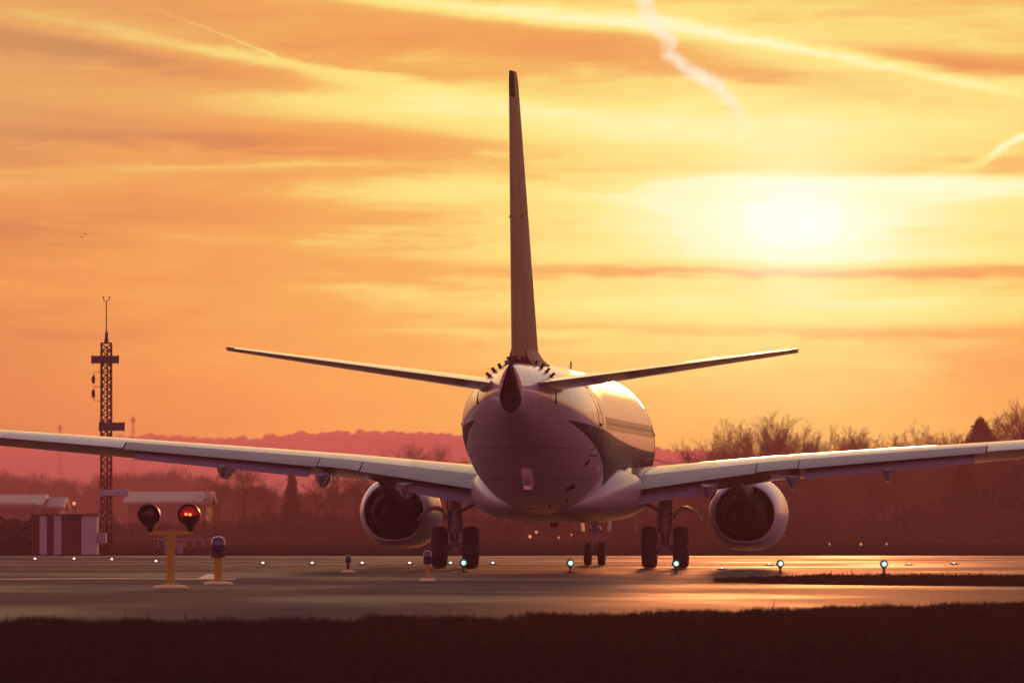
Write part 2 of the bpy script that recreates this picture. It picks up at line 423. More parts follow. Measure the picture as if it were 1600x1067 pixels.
def tex_blade(t, b, co):
    c = mixc(noise(co, .8, 4, .6), (.020, .015, .009, 1), (.052, .038, .020, 1)); t.links.new(c, b.inputs['Base Color'])
    tl = t.nodes.new('ShaderNodeBsdfTranslucent'); t.links.new(c, tl.inputs[0]); mx = t.nodes.new('ShaderNodeMixShader'); mx.inputs[0].default_value = .35
    t.links.new(b.outputs[0], mx.inputs[1]); t.links.new(tl.outputs[0], mx.inputs[2]); t.links.new(mx.outputs[0], t.nodes['Material Output'].inputs[0])
bladem = mat('grass_blade', (.055, .045, .022), .8, spec=.15, tex=tex_blade)
ex = np.array([p[0] for p in edge_pts]); ey = np.array([p[1] for p in edge_pts])
def clump(xy, keep=.5):
    # patchy growth: keep points near random tuft centres, plus a thin even cover
    f = np.sin(xy[:, 0]*2.3+1.3*np.sin(xy[:, 1]*.9))*np.sin(xy[:, 1]*1.1+1.7*np.sin(xy[:, 0]*1.3))
    return xy[(f > RNG.uniform(-1.2, .8, len(xy)))]
def near_grass(n):
    x = RNG.uniform(-14, 14, n); e = np.interp(x, ex, ey)
    y = e + .5 - (e-58)*RNG.random(n)**1.6 + .9*np.sin(x*3.1) + 1.4*np.sin(x*1.1+.5)*np.sin(x*5.3)
    return clump(np.stack([x, y], 1))
tag(blades('foreground_grass', near_grass, 240000, .04, .10, bladem), 'dark blurred grass verge along the bottom of the picture', 'grass', kind='stuff')
def strip_grass(n):
    x = 4.2 + 36*RNG.random(n)**1.3
    far_ = 186 + 22*np.clip((x-4.2)/3.0, 0, 1)**.7
    near = 186 - 15*np.clip((x-4.2)/6.0, 0, 1)**.8
    return clump(np.stack([x, near + (far_-near)*RNG.random(n)], 1))
tag(blades('grass_island', strip_grass, 90000, .03, .085, bladem, .014), 'dark strip of grass between the two shining pavements at right', 'grass', kind='stuff')
isl = [(4.2, 186), (5, 180), (6.5, 175.5), (10.2, 171), (20, 170.5), (41, 170.5), (41, 208), (10, 208), (7.2, 207.5), (5.4, 200)]
sheet('grass_island_soil', isl, .012, grassm)

# ================================================================ the airliner
YAW = R(3.98); D0 = 225.0
PL = empty('airliner', (-.075, D0, 0), -YAW)
tag(PL, 'white twin-engine jet airliner with dark lower sides seen from behind on the runway', 'airplane')
ROLL = R(.28); cr_, sr_ = math.cos(ROLL), math.sin(ROLL)
def rolled(v):   # the airframe leans slightly to the right on its gear
    x, z = v.x, v.z-2.0
    return Vector((x*cr_ + z*sr_, v.y, 2.0 + z*cr_ - x*sr_))
def part(mb, name, m, parent=PL, **k): return mb.build(name, m, parent, fn=rolled, **k)

# fuselage stations: y, bottom, top, half width, height of the widest level (0..1)
ST = [(39.4, 2.95, 3.05, .04), (39.15, 2.62, 3.38, .42), (38.5, 2.2, 3.85, .82), (37.5, 1.85, 4.42, 1.2), (36.2, 1.6, 4.95, 1.52),
      (34.8, 1.46, 5.28, 1.74), (33.2, 1.41, 5.40, 1.86), (31, 1.40, 5.41, 1.88), (26, 1.40, 5.41, 1.88), (20, 1.40, 5.41, 1.88),
      (15.5, 1.40, 5.41, 1.88), (13.5, 1.41, 5.41, 1.88), (12, 1.47, 5.41, 1.88), (10.5, 1.64, 5.40, 1.875), (9, 1.92, 5.38, 1.84),
      (7.5, 2.28, 5.36, 1.74), (6, 2.68, 5.33, 1.56), (4.8, 3.02, 5.30, 1.34), (3.7, 3.32, 5.28, 1.09), (2.8, 3.55, 5.26, .86),
      (2.0, 3.74, 5.25, .66), (1.3, 3.88, 5.23, .49), (.7, 3.98, 5.20, .36), (.35, 4.03, 5.16, .29)]
ya = np.array([s[0] for s in ST])[::-1]
def catmull(arr, y):
    i = int(np.clip(np.searchsorted(ya, y)-1, 0, len(ya)-2)); v = arr
    y0, y1 = ya[i], ya[i+1]; t_ = (y-y0)/(y1-y0)
    m0 = (v[i+1]-v[max(i-1, 0)])/(ya[i+1]-ya[max(i-1, 0)]); m1 = (v[min(i+2, len(v)-1)]-v[i])/(ya[min(i+2, len(v)-1)]-ya[i])
    h = y1-y0
    return (2*t_**3-3*t_**2+1)*v[i]+(t_**3-2*t_**2+t_)*h*m0+(-2*t_**3+3*t_**2)*v[i+1]+(t_**3-t_**2)*h*m1
A_b, A_t, A_w = (np.array([s[k] for s in ST])[::-1] for k in (1, 2, 3))
def fuse(y):
    return float(catmull(A_b, y)), float(catmull(A_t, y)), max(.02, float(catmull(A_w, y)))
def fpt(y, th):   # point on the skin, th from +x axis counter-clockwise
    b, t_, w = fuse(y); zc = (b+t_)/2; hz = (t_-b)/2
    c, s_ = math.cos(th), math.sin(th)
    k = max(0., min(1., (8-y)/7.))            # towards the tail the top lobe narrows
    wx = w*(1 - k*.26*max(0., s_)**1.0)
    return Vector((wx*c, y, zc + hz*s_))
mb = MB(); ys = sorted(set([round(v, 3) for v in np.concatenate([np.linspace(.35, 13.5, 60), np.linspace(13.5, 33, 20), np.linspace(33, 39.4, 26)])]))
mb.loft([[fpt(y, k*math.tau/72) for k in range(72)] for y in ys])
fus = part(mb, 'fuselage', fusem, ang=60)
# exhaust tail cone: dark teardrop
def tear(y, k_):
    ring = []
    for k in range(36):
        th = k*math.tau/36; c, s_ = math.cos(th), math.sin(th)
        w = .25*(1-.62*max(0, s_)**.9) ; z = 4.38 + (.36*s_ if s_ < 0 else .80*s_)
        ring.append(Vector((c*w*k_, y, 4.4+(z-4.4)*k_)))
    return ring
mb = MB(); mb.loft([tear(.9, 1.12), tear(.3, 1.08), tear(-.12, .98), tear(-.16, .93), tear(.12, .80)], True)
ec = part(mb, 'exhaust_cone', hot)
mb = MB(); mb.lathe([(.17, -.12), (.19, -.17), (.155, -.17), (.14, .1)], (0, 0, 4.22), 'Y', 24, True); part(mb, 'exhaust_pipe', dark, ec)

# generic airfoil slice
def half_t(c, t_): return 5*t_*(.2969*math.sqrt(max(c, 0))-.126*c-.3516*c*c+.2843*c**3-.1030*c**4)
def aero(secs, c0, c1, nrm, n=14, th=1.0, camber=.0, drop=0.0):
    """secs: (LE point, chord, t/c, incidence deg). nrm: thickness direction. returns MB of slice c0..c1 of the chord"""
    rings = []
    for le, ch, tc_, inc in secs:
        le = Vector(le); ring = []
        cs = [c0+(c1-c0)*(1-math.cos(math.pi*i/n))/2 for i in range(n+1)]
        def pt(c, sgn):
            cam = camber*4*c*(1-c)
            v = (half_t(c, tc_)*th*sgn + cam)*ch
            u = c*ch
            v -= math.sin(R(inc))*u
            if drop: v -= math.tan(R(drop))*(c-c0)*ch
            return le + Vector((0, -u, 0)) + Vector(nrm)*v
        up_ = [pt(c, 1) for c in cs]; lo = [pt(c, -1) for c in cs]
        ring = up_ + lo[::-1]
        rings.append(ring)
    m_ = MB(); m_.loft(rings, True); return m_
def lerp_sec(tab, x):
    """tab rows: span, yLE, chord, z, tc, inc"""
    for a, b in zip(tab[:-1], tab[1:]):
        if x <= b[0] or b is tab[-1]:
            k = (x-a[0])/(b[0]-a[0]); return [a[i]+(b[i]-a[i])*k for i in range(6)]
WT = [(1.2, 26.1, 8.0, 2.16, .125, .7), (1.9, 25.8, 7.6, 2.23, .125, .7), (5.8, 23.7, 5.1, 2.70, .13, .1), (10.5, 21.15, 3.85, 3.06, .145, -.5), (14.9, 18.78, 2.75, 3.40, .16, -.9), (17.1, 17.55, 1.9, 3.58, .16, -1.0)]
def wsec(x, s): 
    _, yl, ch, z, tc_, inc = lerp_sec(WT, x); return ((s*x, yl, z), ch, tc_, inc)
def xs_(a, b, n): return [a+(b-a)*i/n for i in range(n+1)]
SPL = .74
for s in (-1, 1):
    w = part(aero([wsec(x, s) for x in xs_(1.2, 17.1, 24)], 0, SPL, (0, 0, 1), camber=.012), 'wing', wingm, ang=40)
    # leading edge strip stays in the wing; trailing pieces
    def tp(x0, x1, name, m, th, drop, c1=1.0, par=w, c0=SPL+.004, n=8):
        return part(aero([wsec(x, s) for x in xs_(x0, x1, 6)], c0, c1, (0, 0, 1), n, th, .012, drop), name, m, par, ang=40)
    f1 = tp(1.95, 5.35, 'flap', flapm, 1.0, 1.8, 1.0)
    tp(5.38, 6.5, 'thrust_gate', flapm, 1.0, 1.0)
    f2 = tp(6.53, 11.6, 'flap', flapm, 1.0, 2.0)
    tp(11.64, 15.6, 'aileron', wingm, 1.0, 0)
    tp(15.62, 17.1, 'wing_tip', wingm, 1.0, 0)
    # aft flap segments, one step lower
    def aftflap(x0, x1, par, dz_, drop):
        rings = []
        for x in xs_(x0, x1, 5):
            le, ch, tc_, inc = wsec(x, s)
            y_te = le[1]-ch; z_te = le[2]-math.sin(R(inc))*ch - math.tan(R(drop))*(1-SPL)*ch
            c_ = .13*ch+.12
            ring = []
            for (u, v) in ((.30, .055), (.75, .045), (1.0, -.012), (1.0, -.028), (.6, -.05), (.2, -.04), (0, .0)):
                ring.append(Vector((s*x, y_te + .16 + (.5-u)*c_, z_te + dz_ + v - u*c_*.34)))
            rings.append(ring)
        m_ = MB(); m_.loft(rings, True); part(m_, 'aft_flap', flapm, par, ang=30)
    aftflap(1.98, 4.35, f1, -.02, 1.8); aftflap(6.7, 11.3, f2, -.02, 2.0)
    # spoiler gap line on the upper skin
    # flap track fairings
    for xf, sc in ((4.10, .92), (6.35, .86), (8.95, .82)):
        le, ch, tc_, inc = wsec(xf, s); yte = le[1]-ch; zt = le[2]-.06
        rings = []
        for (yy, hw, dp, tz) in ((2.6, .04, .05, -.12), (2.0, .16, .30, -.16), (1.2, .22, .46, -.14), (.4, .23, .50, -.12), (-.1, .22, .46, -.14), (-.35, .20, .42, -.16)):
            r_ = []
            for (u, v) in ((-1, 0), (-.96, -.35), (-.62, -.75), (-.2, -1), (.2, -1), (.62, -.75), (.96, -.35), (1, 0)):
                r_.append(Vector((s*xf+u*hw*sc, yte+yy, zt+tz + v*dp*sc)))
            rings.append(r_)
        m_ = MB(); m_.loft(rings, True); fr = part(m_, 'flap_track_fairing', fairm, ang=50)
        # closed V-shaped tail of the fairing
        m_ = MB(); yb = yte-.35; zb = zt-.16
        a = [Vector((s*xf-.19*sc, yb, zb)), Vector((s*xf+.19*sc, yb, zb)), Vector((s*xf+.03, yb, zb-.40*sc)), Vector((s*xf-.03, yb, zb-.40*sc))]
        b = [Vector((s*xf-.03, yb-.42, zb-.05)), Vector((s*xf+.03, yb-.42, zb-.05)), Vector((s*xf+.02, yb-.30, zb-.20)), Vector((s*xf-.02, yb-.30, zb-.20))]
        m_.loft([a, b], True); part(m_, 'fairing_tail', fairm, fr, ang=20)
    # horizontal stabiliser
    HT = [(.30, 5.35, 3.55, 4.66, .10, 0), (7.17, 1.35, 1.15, 5.56, .10, 0)]
    def hsec(x):
        _, yl, ch, z, tc_, inc = lerp_sec(HT, x); return ((s*x, yl, z), ch, tc_, -1.0)
    hs = part(aero([hsec(x) for x in xs_(.30, 7.17, 10)], 0, .70, (0, 0, 1), camber=-.004), 'horizontal_stabiliser', stabm)
    part(aero([hsec(x) for x in xs_(.62, 6.95, 8)], .705, 1.0, (0, 0, 1), 8, 1.0, -.004, 1.0), 'elevator', stabm, hs)
    for k in range(3):
        m_ = MB(); xx = 5.6+k*.55; _, yl, ch, z, _, _ = lerp_sec(HT, xx)
        m_.tube([(s*xx, yl-ch, z), (s*xx, yl-ch-.18, z+.01)], .006, 5); part(m_, 'static_wick', dark, hs)
    # drain mast / elevator horn rod below the stabiliser
    m_ = MB(); m_.tube([(s*.98-.02, 3.0, 4.55), (s*1.0-.02, 2.95, 4.28)], [.012, .022], 6); m_.box((s*1.0-.02, 2.95, 4.25), (.05, .05, .05)); part(m_, 'elevator_rod', dark, hs)

# fin, dorsal fin and rudder (upright)
def fpart(mb, name, m, parent=PL, **k): return mb.build(name, m, parent, fn=lambda v: Vector((v.x-.0015*max(0, v.z-7), v.y, v.z)), **k)
VT = [(5.20, 8.5, 6.8), (5.8, 7.75, 6.2), (8.9, 5.25, 4.35), (12.35, 2.45, 2.15), (12.55, 2.05, 1.7)]
def vsec(z):
    for a, b in zip(VT[:-1], VT[1:]):
        if z <= b[0] or b is VT[-1]:
            k = (z-a[0])/(b[0]-a[0]); return ((0, a[1]+(b[1]-a[1])*k, z), a[2]+(b[2]-a[2])*k, .095, 0)
zs = [5.15, 5.5, 5.8, 7, 8.2, 8.9, 10, 11.2, 12.35, 12.55]
fin = fpart(aero([vsec(z) for z in zs], 0, .66, (1, 0, 0)), 'vertical_stabiliser', finm)
zr = [5.42, 5.8, 7, 8.2, 8.9, 10, 11.2, 11.9]
fpart(aero([vsec(z) for z in zr], .668, 1.0, (1, 0, 0), 8), 'rudder', finm, fin)
fpart(aero([vsec(z) for z in (11.93, 12.35, 12.54)], .662, 1.0, (1, 0, 0), 8), 'fin_cap', dark, fin)
# fin root fairing: gentle flare
rings = []
for z, k_, e_ in ((5.02, 3.0, 1.2), (5.20, 2.0, .7), (5.40, 1.35, .25), (5.62, 1.04, .02)):
    le, ch, tc_, _ = vsec(max(5.2, z)); ring = []
    n = 16; cs = [(1-math.cos(math.pi*i/n))/2*.72 for i in range(n+1)]
    for sg in (1, -1):
        for c in (cs if sg == 1 else cs[::-1]):
            ring.append(Vector((half_t(c, tc_)*ch*k_*sg, le[1]+e_ - c*(ch+e_), z)))
    rings.append(ring)
m_ = MB(); m_.loft(rings, True); fpart(m_, 'fin_root_fairing', finm, ang=70)
m_ = MB()
m_.loft([[Vector((sg*w_, y, z)) for sg, z in ((-1, 5.2), (-.35, zt_), (.35, zt_), (1, 5.2))] for (y, w_, zt_) in ((6.9, .20, 6.85), (7.7, .17, 6.45), (8.6, .14, 6.10), (9.6, .11, 5.82), (11.0, .07, 5.60), (12.8, .02, 5.41))], True)
fpart(m_, 'dorsal_fin', finm, ang=50)
for zz in (8.95,):
    for sx_ in (-1, 1):
        m_ = MB(); m_.box((sx_*.12, 2.55, zz), (.10, .16, .05)); fpart(m_, 'hinge_cover', dark, fin)
m_ = MB(); m_.box((0, 1.65, 5.36), (.30, .9, .06)); fpart(m_, 'rudder_gap_seal', seam, fin)

# tail vortex generators
for s in (-1, 1):
    for k in range(4):
        y = 4.3-k*.12; th = math.pi/2 - s*(.34+.17*k); p0 = fpt(y, th)
        b0, t0, w0 = fuse(y); nr = Vector((math.cos(th), 0, math.sin(th))).normalized()
        m_ = MB(); tg = Vector((0, 1, 0))
        rot = Matrix((Vector((nr.z, 0, -nr.x)), tg, nr)).transposed()
        rot2 = rot @ Matrix.Rotation(s*R(24), 3, 'Z')
        m_.box(p0+nr*.05, (.014, .16, .12), rot2); m_.box(p0+nr*.11, (.03, .12, .035), rot2); m_.box(p0+nr*.012, (.05, .18, .02), rot2)
        part(m_, 'vortex_generator', seam, fus, smooth_=False)

# belly fairing
rings = []
for y, w_, zb, zt_, sh in ((11.6, .55, 1.55, 1.75, 2), (12.6, 1.25, 1.40, 2.1, 2.1), (14, 1.72, 1.29, 2.5, 2.3), (15.6, 2.02, 1.24, 2.75, 2.5), (17.2, 2.22, 1.22, 2.85, 2.7), (19, 2.3, 1.22, 2.8, 2.8),
                            (22, 2.3, 1.22, 2.75, 2.8), (24.5, 2.15, 1.23, 2.6, 2.6), (26.3, 1.75, 1.30, 2.4, 2.3), (27.6, 1.0, 1.42, 2.0, 2.0)):
    zc = zb + (zt_-zb)*.55; ring = []
    for k in range(40):
        th = k*math.tau/40; c, s_ = math.cos(th), math.sin(th)
        c2 = math.copysign(abs(c)**(2/sh), c); s2 = math.copysign(abs(s_)**(2/sh), s_)
        ring.append(Vector((w_*c2, y, zc + (zt_-zc if s_ > 0 else zc-zb)*s2)))
    rings.append(ring)
m_ = MB(); m_.loft(rings, True); bf = part(m_, 'belly_fairing', greyp, ang=60)

# passenger windows, both sides
def skin_panel(y0, y1, z0, z1, s, off):
    b, t_, w_ = fuse((y0+y1)/2); zc = (b+t_)/2; hz = (t_-b)/2; pts = []
    for (y, z) in ((y0, z0), (y1, z0), (y1, z1), (y0, z1)):
        b, t_, w_ = fuse(y); zc = (b+t_)/2; hz = (t_-b)/2
        pts.append(Vector((s*(w_*math.sqrt(max(0, 1-((z-zc)/hz)**2))+off), y, z)))
    return pts
for s in (1, -1):
    for i in range(47):
        y = 9.9 + i*.508
        z = 3.83; hw, hh = .125, .175; m_ = MB(); outer = []
        for k in range(12):
            th = k*math.tau/12; c, q = math.cos(th), math.sin(th)
            c = math.copysign(abs(c)**.6, c)*hw; q = math.copysign(abs(q)**.6, q)*hh
            outer.append(skin_panel(y+c, y+c+.001, z+q, z+q+.001, s, .006)[0])
        inner = [p - Vector((s*.02, 0, 0)) for p in outer]
        m_.loft([inner, outer], True); m_.build('passenger_window', glass, fus, smooth_=False, fn=rolled)
    # door outlines and handles
    for (y0, y1, z0, z1, nm) in ((7.9, 8.75, 2.95, 4.75, 'rear_door'), (33.0, 33.9, 2.6, 4.5, 'front_door')):
        m_ = MB()
        for (a, b, c, d) in ((y0, y0+.03, z0, z1), (y1-.03, y1, z0, z1)):
            zz = np.linspace(c, d, 9)
            for q0, q1 in zip(zz[:-1], zz[1:]): 
                o_ = skin_panel(a, b, q0, q1, s, .008); i_ = [p-Vector((s*.03, 0, 0)) for p in o_]; m_.loft([i_, o_], True)
        for q in (z0, z1-.03):
            yy = np.linspace(y0, y1, 6)
            for q0, q1 in zip(yy[:-1], yy[1:]):
                o_ = skin_panel(q0, q1, q, q+.03, s, .008); i_ = [p-Vector((s*.03, 0, 0)) for p in o_]; m_.loft([i_, o_], True)
        dr = part(m_, 'door_outline', seam, fus, smooth_=False)
        m_ = MB(); o_ = skin_panel(y0+.12, y0+.42, 3.72, 3.80, s, .03); i_ = [p-Vector((s*.05, 0, 0)) for p in o_]; m_.loft([i_, o_], True); part(m_, 'door_handle', seam, dr, smooth_=False)
# small fittings
m_ = MB(); m_.loft([[Vector((a*.015, y, z)) for a, y in ((-1, 24.2), (1, 24.2), (1, 24.4), (-1, 24.4))] for z in (5.35, 5.68)], True); part(m_, 'blade_antenna', seam, fus, smooth_=False)
m_ = MB(); m_.lathe([(.02, 1.10), (.09, 1.12), (.12, 1.18), (.12, 1.26)], (0.0, 17.5, 0), 'Z', 16, True); part(m_, 'beacon_light', beacon, bf)
# tail skid
m_ = MB(); m_.loft([[Vector((.13*a*k_, y, z)) for a, z in ((-1, zb+.18), (-1, zb+.03), (-.5, zb-.06), (.5, zb-.06), (1, zb+.03), (1, zb+.18))] for (y, zb, k_) in ((8.0, 2.15, .5), (7.6, 2.10, .9), (7.0, 2.22, 1), (6.4, 2.42, 1.0), (6.25, 2.62, .9))], True)
sk = part(m_, 'tail_skid', white, fus, ang=40)
m_ = MB(); m_.box((0, 7.05, 2.13), (.20, .5, .09)); part(m_, 'skid_shoe', bare, sk)
# outflow valve, drains and service panels on the aft body
for (px_, ay, az_, w_, h_) in ((.95, 9.2, 0, .22, .5), (.55, 10.6, 0, .5, .5), (-.2, 11, 0, .1, .2), (1.45, 8.2, 0, .1, .3)):
    b, t_, ww = fuse(ay); zc = (b+t_)/2; hz = (t_-b)/2
    z = zc - hz*math.sqrt(max(0, 1-(px_/ww)**2)); 
    m_ = MB()
    def lo(xx, yy):
        b_, t__, w2 = fuse(yy); return Vector((xx, yy, (b_+t__)/2-(t__-b_)/2*math.sqrt(max(0, 1-(xx/w2)**2))-.008))
    o_ = [lo(px_-w_/2, ay-h_/2), lo(px_+w_/2, ay-h_/2), lo(px_+w_/2, ay+h_/2), lo(px_-w_/2, ay+h_/2)]
    m_.loft([[p+Vector((0, 0, .03)) for p in o_], o_], True); part(m_, 'service_panel', seam, fus, smooth_=False)
for xx, yy in ((-1.25, 15.8), (1.6, 29.0)):
    m_ = MB(); m_.tube([(xx, yy, 1.35), (xx-.03, yy-.12, 1.02)], [.02, .012], 6); part(m_, 'drain_mast', bare, fus)
# wing root hand loop
m_ = MB(); m_.tube([(2.0, 20.5, 2.55), (2.15, 20.5, 2.9), (2.5, 20.4, 2.98), (2.9, 20.3, 2.86)], .02, 6); part(m_, 'escape_strap_rail', bare, bf)
for s in (-1, 1):
    m_ = MB(); rings = []
    for (y, w_, h_) in ((18.6, .03, .04), (19.6, .28, .30), (21.5, .48, .50), (24, .55, .52), (26.2, .30, .25), (27.2, .05, .06)):
        z0 = 2.30
        rings.append([Vector((s*(1.75+u*w_*1.25), y, z0 + v*h_*.8)) for (u, v) in ((-.3, 1.6), (.15, .9), (.5, .45), (1.0, .12), (1.2, -.1), (.6, -.3), (-.3, -.3))])
    m_.loft(rings, True); part(m_, 'wing_root_fillet', greyp, bf, ang=80)

# engines
for s in (-1, 1):
    ex0 = 4.78 if s > 0 else -4.98
    def flat(c, q, r):          # flattened underside of the intake cowl
        return c*1.02, (q if q > -.88*r else -.88*r - (abs(q)-.88*r)*.45)
    org = (ex0, 0, 1.49)
    m_ = MB(); m_.lathe([(.800, 25.36), (.808, 25.31), (.84, 25.31), (.89, 25.42), (.985, 26.0), (1.06, 26.9), (1.09, 27.8), (1.08, 28.5), (1.03, 28.95), (.92, 29.08), (.82, 28.95), (.78, 28.5), (.78, 27.9)], org, 'Y', 56, False, flat)
    ng = part(m_, 'engine_nacelle', white, ang=60)
    m_ = MB(); m_.lathe([(.66, 27.0), (.76, 26.6), (.78, 25.9), (.797, 25.36)], org, 'Y', 48, False, flat); part(m_, 'bypass_duct', dark, ng)
    m_ = MB(); m_.lathe([(.76, 26.6), (.58, 26.5), (.62, 25.6), (.60, 25.0), (.50, 24.3), (.44, 24.02), (.40, 24.02), (.40, 24.6)], org, 'Y', 40, False)
    cc = part(m_, 'core_cowl', hot, ng)
    m_ = MB(); m_.lathe([(.40, 24.7), (.26, 24.5), (.22, 24.1), (.12, 23.7), (.02, 23.45)], org, 'Y', 28, True); part(m_, 'exhaust_plug', hot, cc)
    m_ = MB(); m_.lathe([(.79, 28.1), (.02, 28.1)], org, 'Y', 32, False)
    fan = part(m_, 'fan_face', dark, ng)
    m_ = MB()
    for k in range(24):
        a = k*math.tau/24; c, q = math.cos(a), math.sin(a)
        m_.loft([[Vector((ex0+c*r_-q*w_, 28.15+dy_, 1.5+q*r_+c*w_)) for r_, w_, dy_ in ((.22, -.03, 0), (.22, .03, .12), (.76, .09, .10), (.76, -.05, -.02))],
                 [Vector((ex0+c*r_-q*w_, 28.17+dy_, 1.5+q*r_+c*w_)) for r_, w_, dy_ in ((.22, -.03, 0), (.22, .03, .12), (.76, .09, .10), (.76, -.05, -.02))]], True)
    part(m_, 'fan_blades', dark, fan)
    # strakes / latches catching the light
    m_ = MB(); m_.box((ex0-s*.80, 27.3, 2.22), (.03, .7, .22), Matrix.Rotation(s*R(45), 3, 'Y')); part(m_, 'nacelle_strake', white, ng, smooth_=False)
    # pylon
    m_ = MB(); rings = []
    for (y, hw, zb, zt_) in ((21.0, .05, 2.35, 2.6), (22.2, .17, 2.15, 2.75), (23.6, .22, 1.98, 2.8), (25.2, .24, 2.0, 2.82), (26.6, .22, 2.3, 2.75), (28.0, .10, 2.45, 2.62)):
        rings.append([Vector((ex0+a*hw, y, z)) for a, z in ((-.6, zb), (.6, zb), (1, zb+.12), (1, zt_-.1), (.7, zt_), (-.7, zt_), (-1, zt_-.1), (-1, zb+.12))])
    m_.loft(rings, True); part(m_, 'engine_pylon', flapm, ang=50)

# landing gear (not rolled: wheels stay on the ground)
def wheel(parent, x, y, r, w_, hub, s=1):
    m_ = MB(); h = w_/2
    m_.lathe([(r*.52, -h*.80), (r*.70, -h*.98), (r*.86, -h), (r*.955, -h*.86), (r*.99, -h*.55), (r, -h*.3), (r*.985, -h*.27), (r*.985, -h*.21), (r, -h*.18), (r, h*.18), (r*.985, h*.21), (r*.985, h*.27), (r, h*.3), (r*.99, h*.55), (r*.955, h*.86), (r*.86, h), (r*.70, h*.98), (r*.52, h*.80)], (x, y, r), 'X', 40, False)
    t_ = m_.build('tyre', rubber, parent, ang=50)
    m_ = MB(); m_.lathe([(.02, -h*.5), (r*.2, -h*.62), (r*.42, -h*.45), (r*.54, -h*.82), (r*.54, h*.82), (r*.42, h*.45), (r*.2, h*.62), (.02, h*.5)], (x, y, r), 'X', 28, False)
    m_.build('wheel_hub', hub, t_); return t_
for s in (-1, 1):
    gx = s*2.86; gy = 19.9
    g = MB(); g.tube([(gx-s*.02, gy+.05, 2.45), (gx, gy, 1.55), (gx, gy, 1.05)], [.19, .18, .165], 20); g.tube([(gx, gy, 1.05), (gx, gy, .52)], .10, 16)
    g.tube([(gx, gy, 1.10), (gx, gy, .98)], .205, 20)
    leg = g.build('main_gear_leg', gearm, PL)
    a = MB(); a.tube([(gx-.62, gy, .565), (gx+.62, gy, .565)], .085, 14); a.tube([(gx, gy, .46), (gx, gy, .70)], .15, 14); a.build('axle', gearm, leg)
    a = MB(); a.tube([(gx, gy-.12, 1.12), (gx, gy-.34, .86), (gx, gy-.13, .58)], [.05, .04, .05], 8); a.build('torque_link', gearm, leg)
    a = MB(); a.tube([(gx-s*.12, gy, 1.52), (gx-s*1.05, gy+.05, 2.02)], [.045, .06], 10); a.tube([(gx-s*.5, gy+.02, 1.74), (gx-s*.2, gy, 2.3)], .03, 8); a.build('side_brace', gearm, leg)
    a = MB(); a.tube([(gx+s*.20, gy-.17, 2.2), (gx+s*.17, gy-.2, 1.3), (gx+s*.08, gy-.16, .75)], .022, 6); a.tube([(gx-s*.17, gy-.15, 2.1), (gx-s*.2, gy-.19, 1.2), (gx-s*.05, gy-.13, .8)], .018, 6)
    a.tube([(gx+s*.17, gy-.1, 1.42), (gx+s*.30, gy-.1, 1.36)], .05, 8); a.build('hydraulic_hose', dark, leg)
    # curved gear door, arching outboard
    rings = []
    for i in range(11):
        k = i/10; x = gx+s*(.14+.86*k); z = 1.34 + .34*math.sin(min(1, k*1.05)*math.pi)**.8*(1 if k < .6 else 1) - .02*k
        if k < .15: z = 1.42
        if k > .75: z = 1.34+.34*math.sin(k*1.05*math.pi*.93)**.8 - .10*(k-.75)*4*.6
        th_ = .05 + .06*math.sin(k*math.pi)
        rings.append([Vector((x, gy-.35, z)), Vector((x, gy+.55, z+.02)), Vector((x, gy+.55, z-th_+.02)), Vector((x, gy-.35, z-th_))])
    a = MB(); a.loft(rings, True); a.build('gear_door', gearm, leg, ang=50)
    for dx_ in (-.43, .43): wheel(leg, gx+dx_, gy, .565, .40, gearm)
    # dark open wheel well above the leg
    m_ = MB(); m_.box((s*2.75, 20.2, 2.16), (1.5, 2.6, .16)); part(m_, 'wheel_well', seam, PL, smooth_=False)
gy = 35.5
g = MB(); g.tube([(0, gy+.1, 1.75), (0, gy, .95)], [.11, .10], 16); g.tube([(0, gy, .95), (0, gy, .34)], .06, 12)
leg = g.build('nose_gear_leg', gearm, PL)
a = MB(); a.tube([(-.30, gy, .345), (.30, gy, .345)], .05, 10); a.build('axle', gearm, leg)
a = MB(); a.tube([(0, gy-.08, .9), (0, gy-.26, .66), (0, gy-.08, .42)], .03, 8); a.tube([(0, gy, 1.2), (0, gy+.9, 1.6)], .04, 8); a.build('torque_link', gearm, leg)
for s in (-1, 1):
    wheel(leg, s*.20, gy, .345, .21, gearm)
    m_ = MB(); m_.box((s*.40, gy+.5, 1.22), (.03, 1.5, .48), Matrix.Rotation(s*R(8), 3, 'Y')); m_.build('nose_gear_door', white, leg, smooth_=False)
    m_ = MB(); m_.lathe([(.02, -.05), (.07, -.05), (.075, .03), (.04, .06)], (s*.12, gy-.02, 1.05), 'Y', 12, True); m_.build('taxi_light', bare, leg)

ORD = ['first', 'second', 'third', 'fourth', 'fifth', 'sixth', 'seventh', 'eighth', 'ninth', 'tenth', 'eleventh', 'twelfth', 'thirteenth', 'fourteenth', 'fifteenth', 'sixteenth',
       'seventeenth', 'eighteenth', 'nineteenth', 'twentieth', 'twenty-first', 'twenty-second', 'twenty-third', 'twenty-fourth', 'twenty-fifth', 'twenty-sixth', 'twenty-seventh', 'twenty-eighth', 'twenty-ninth', 'thirtieth']
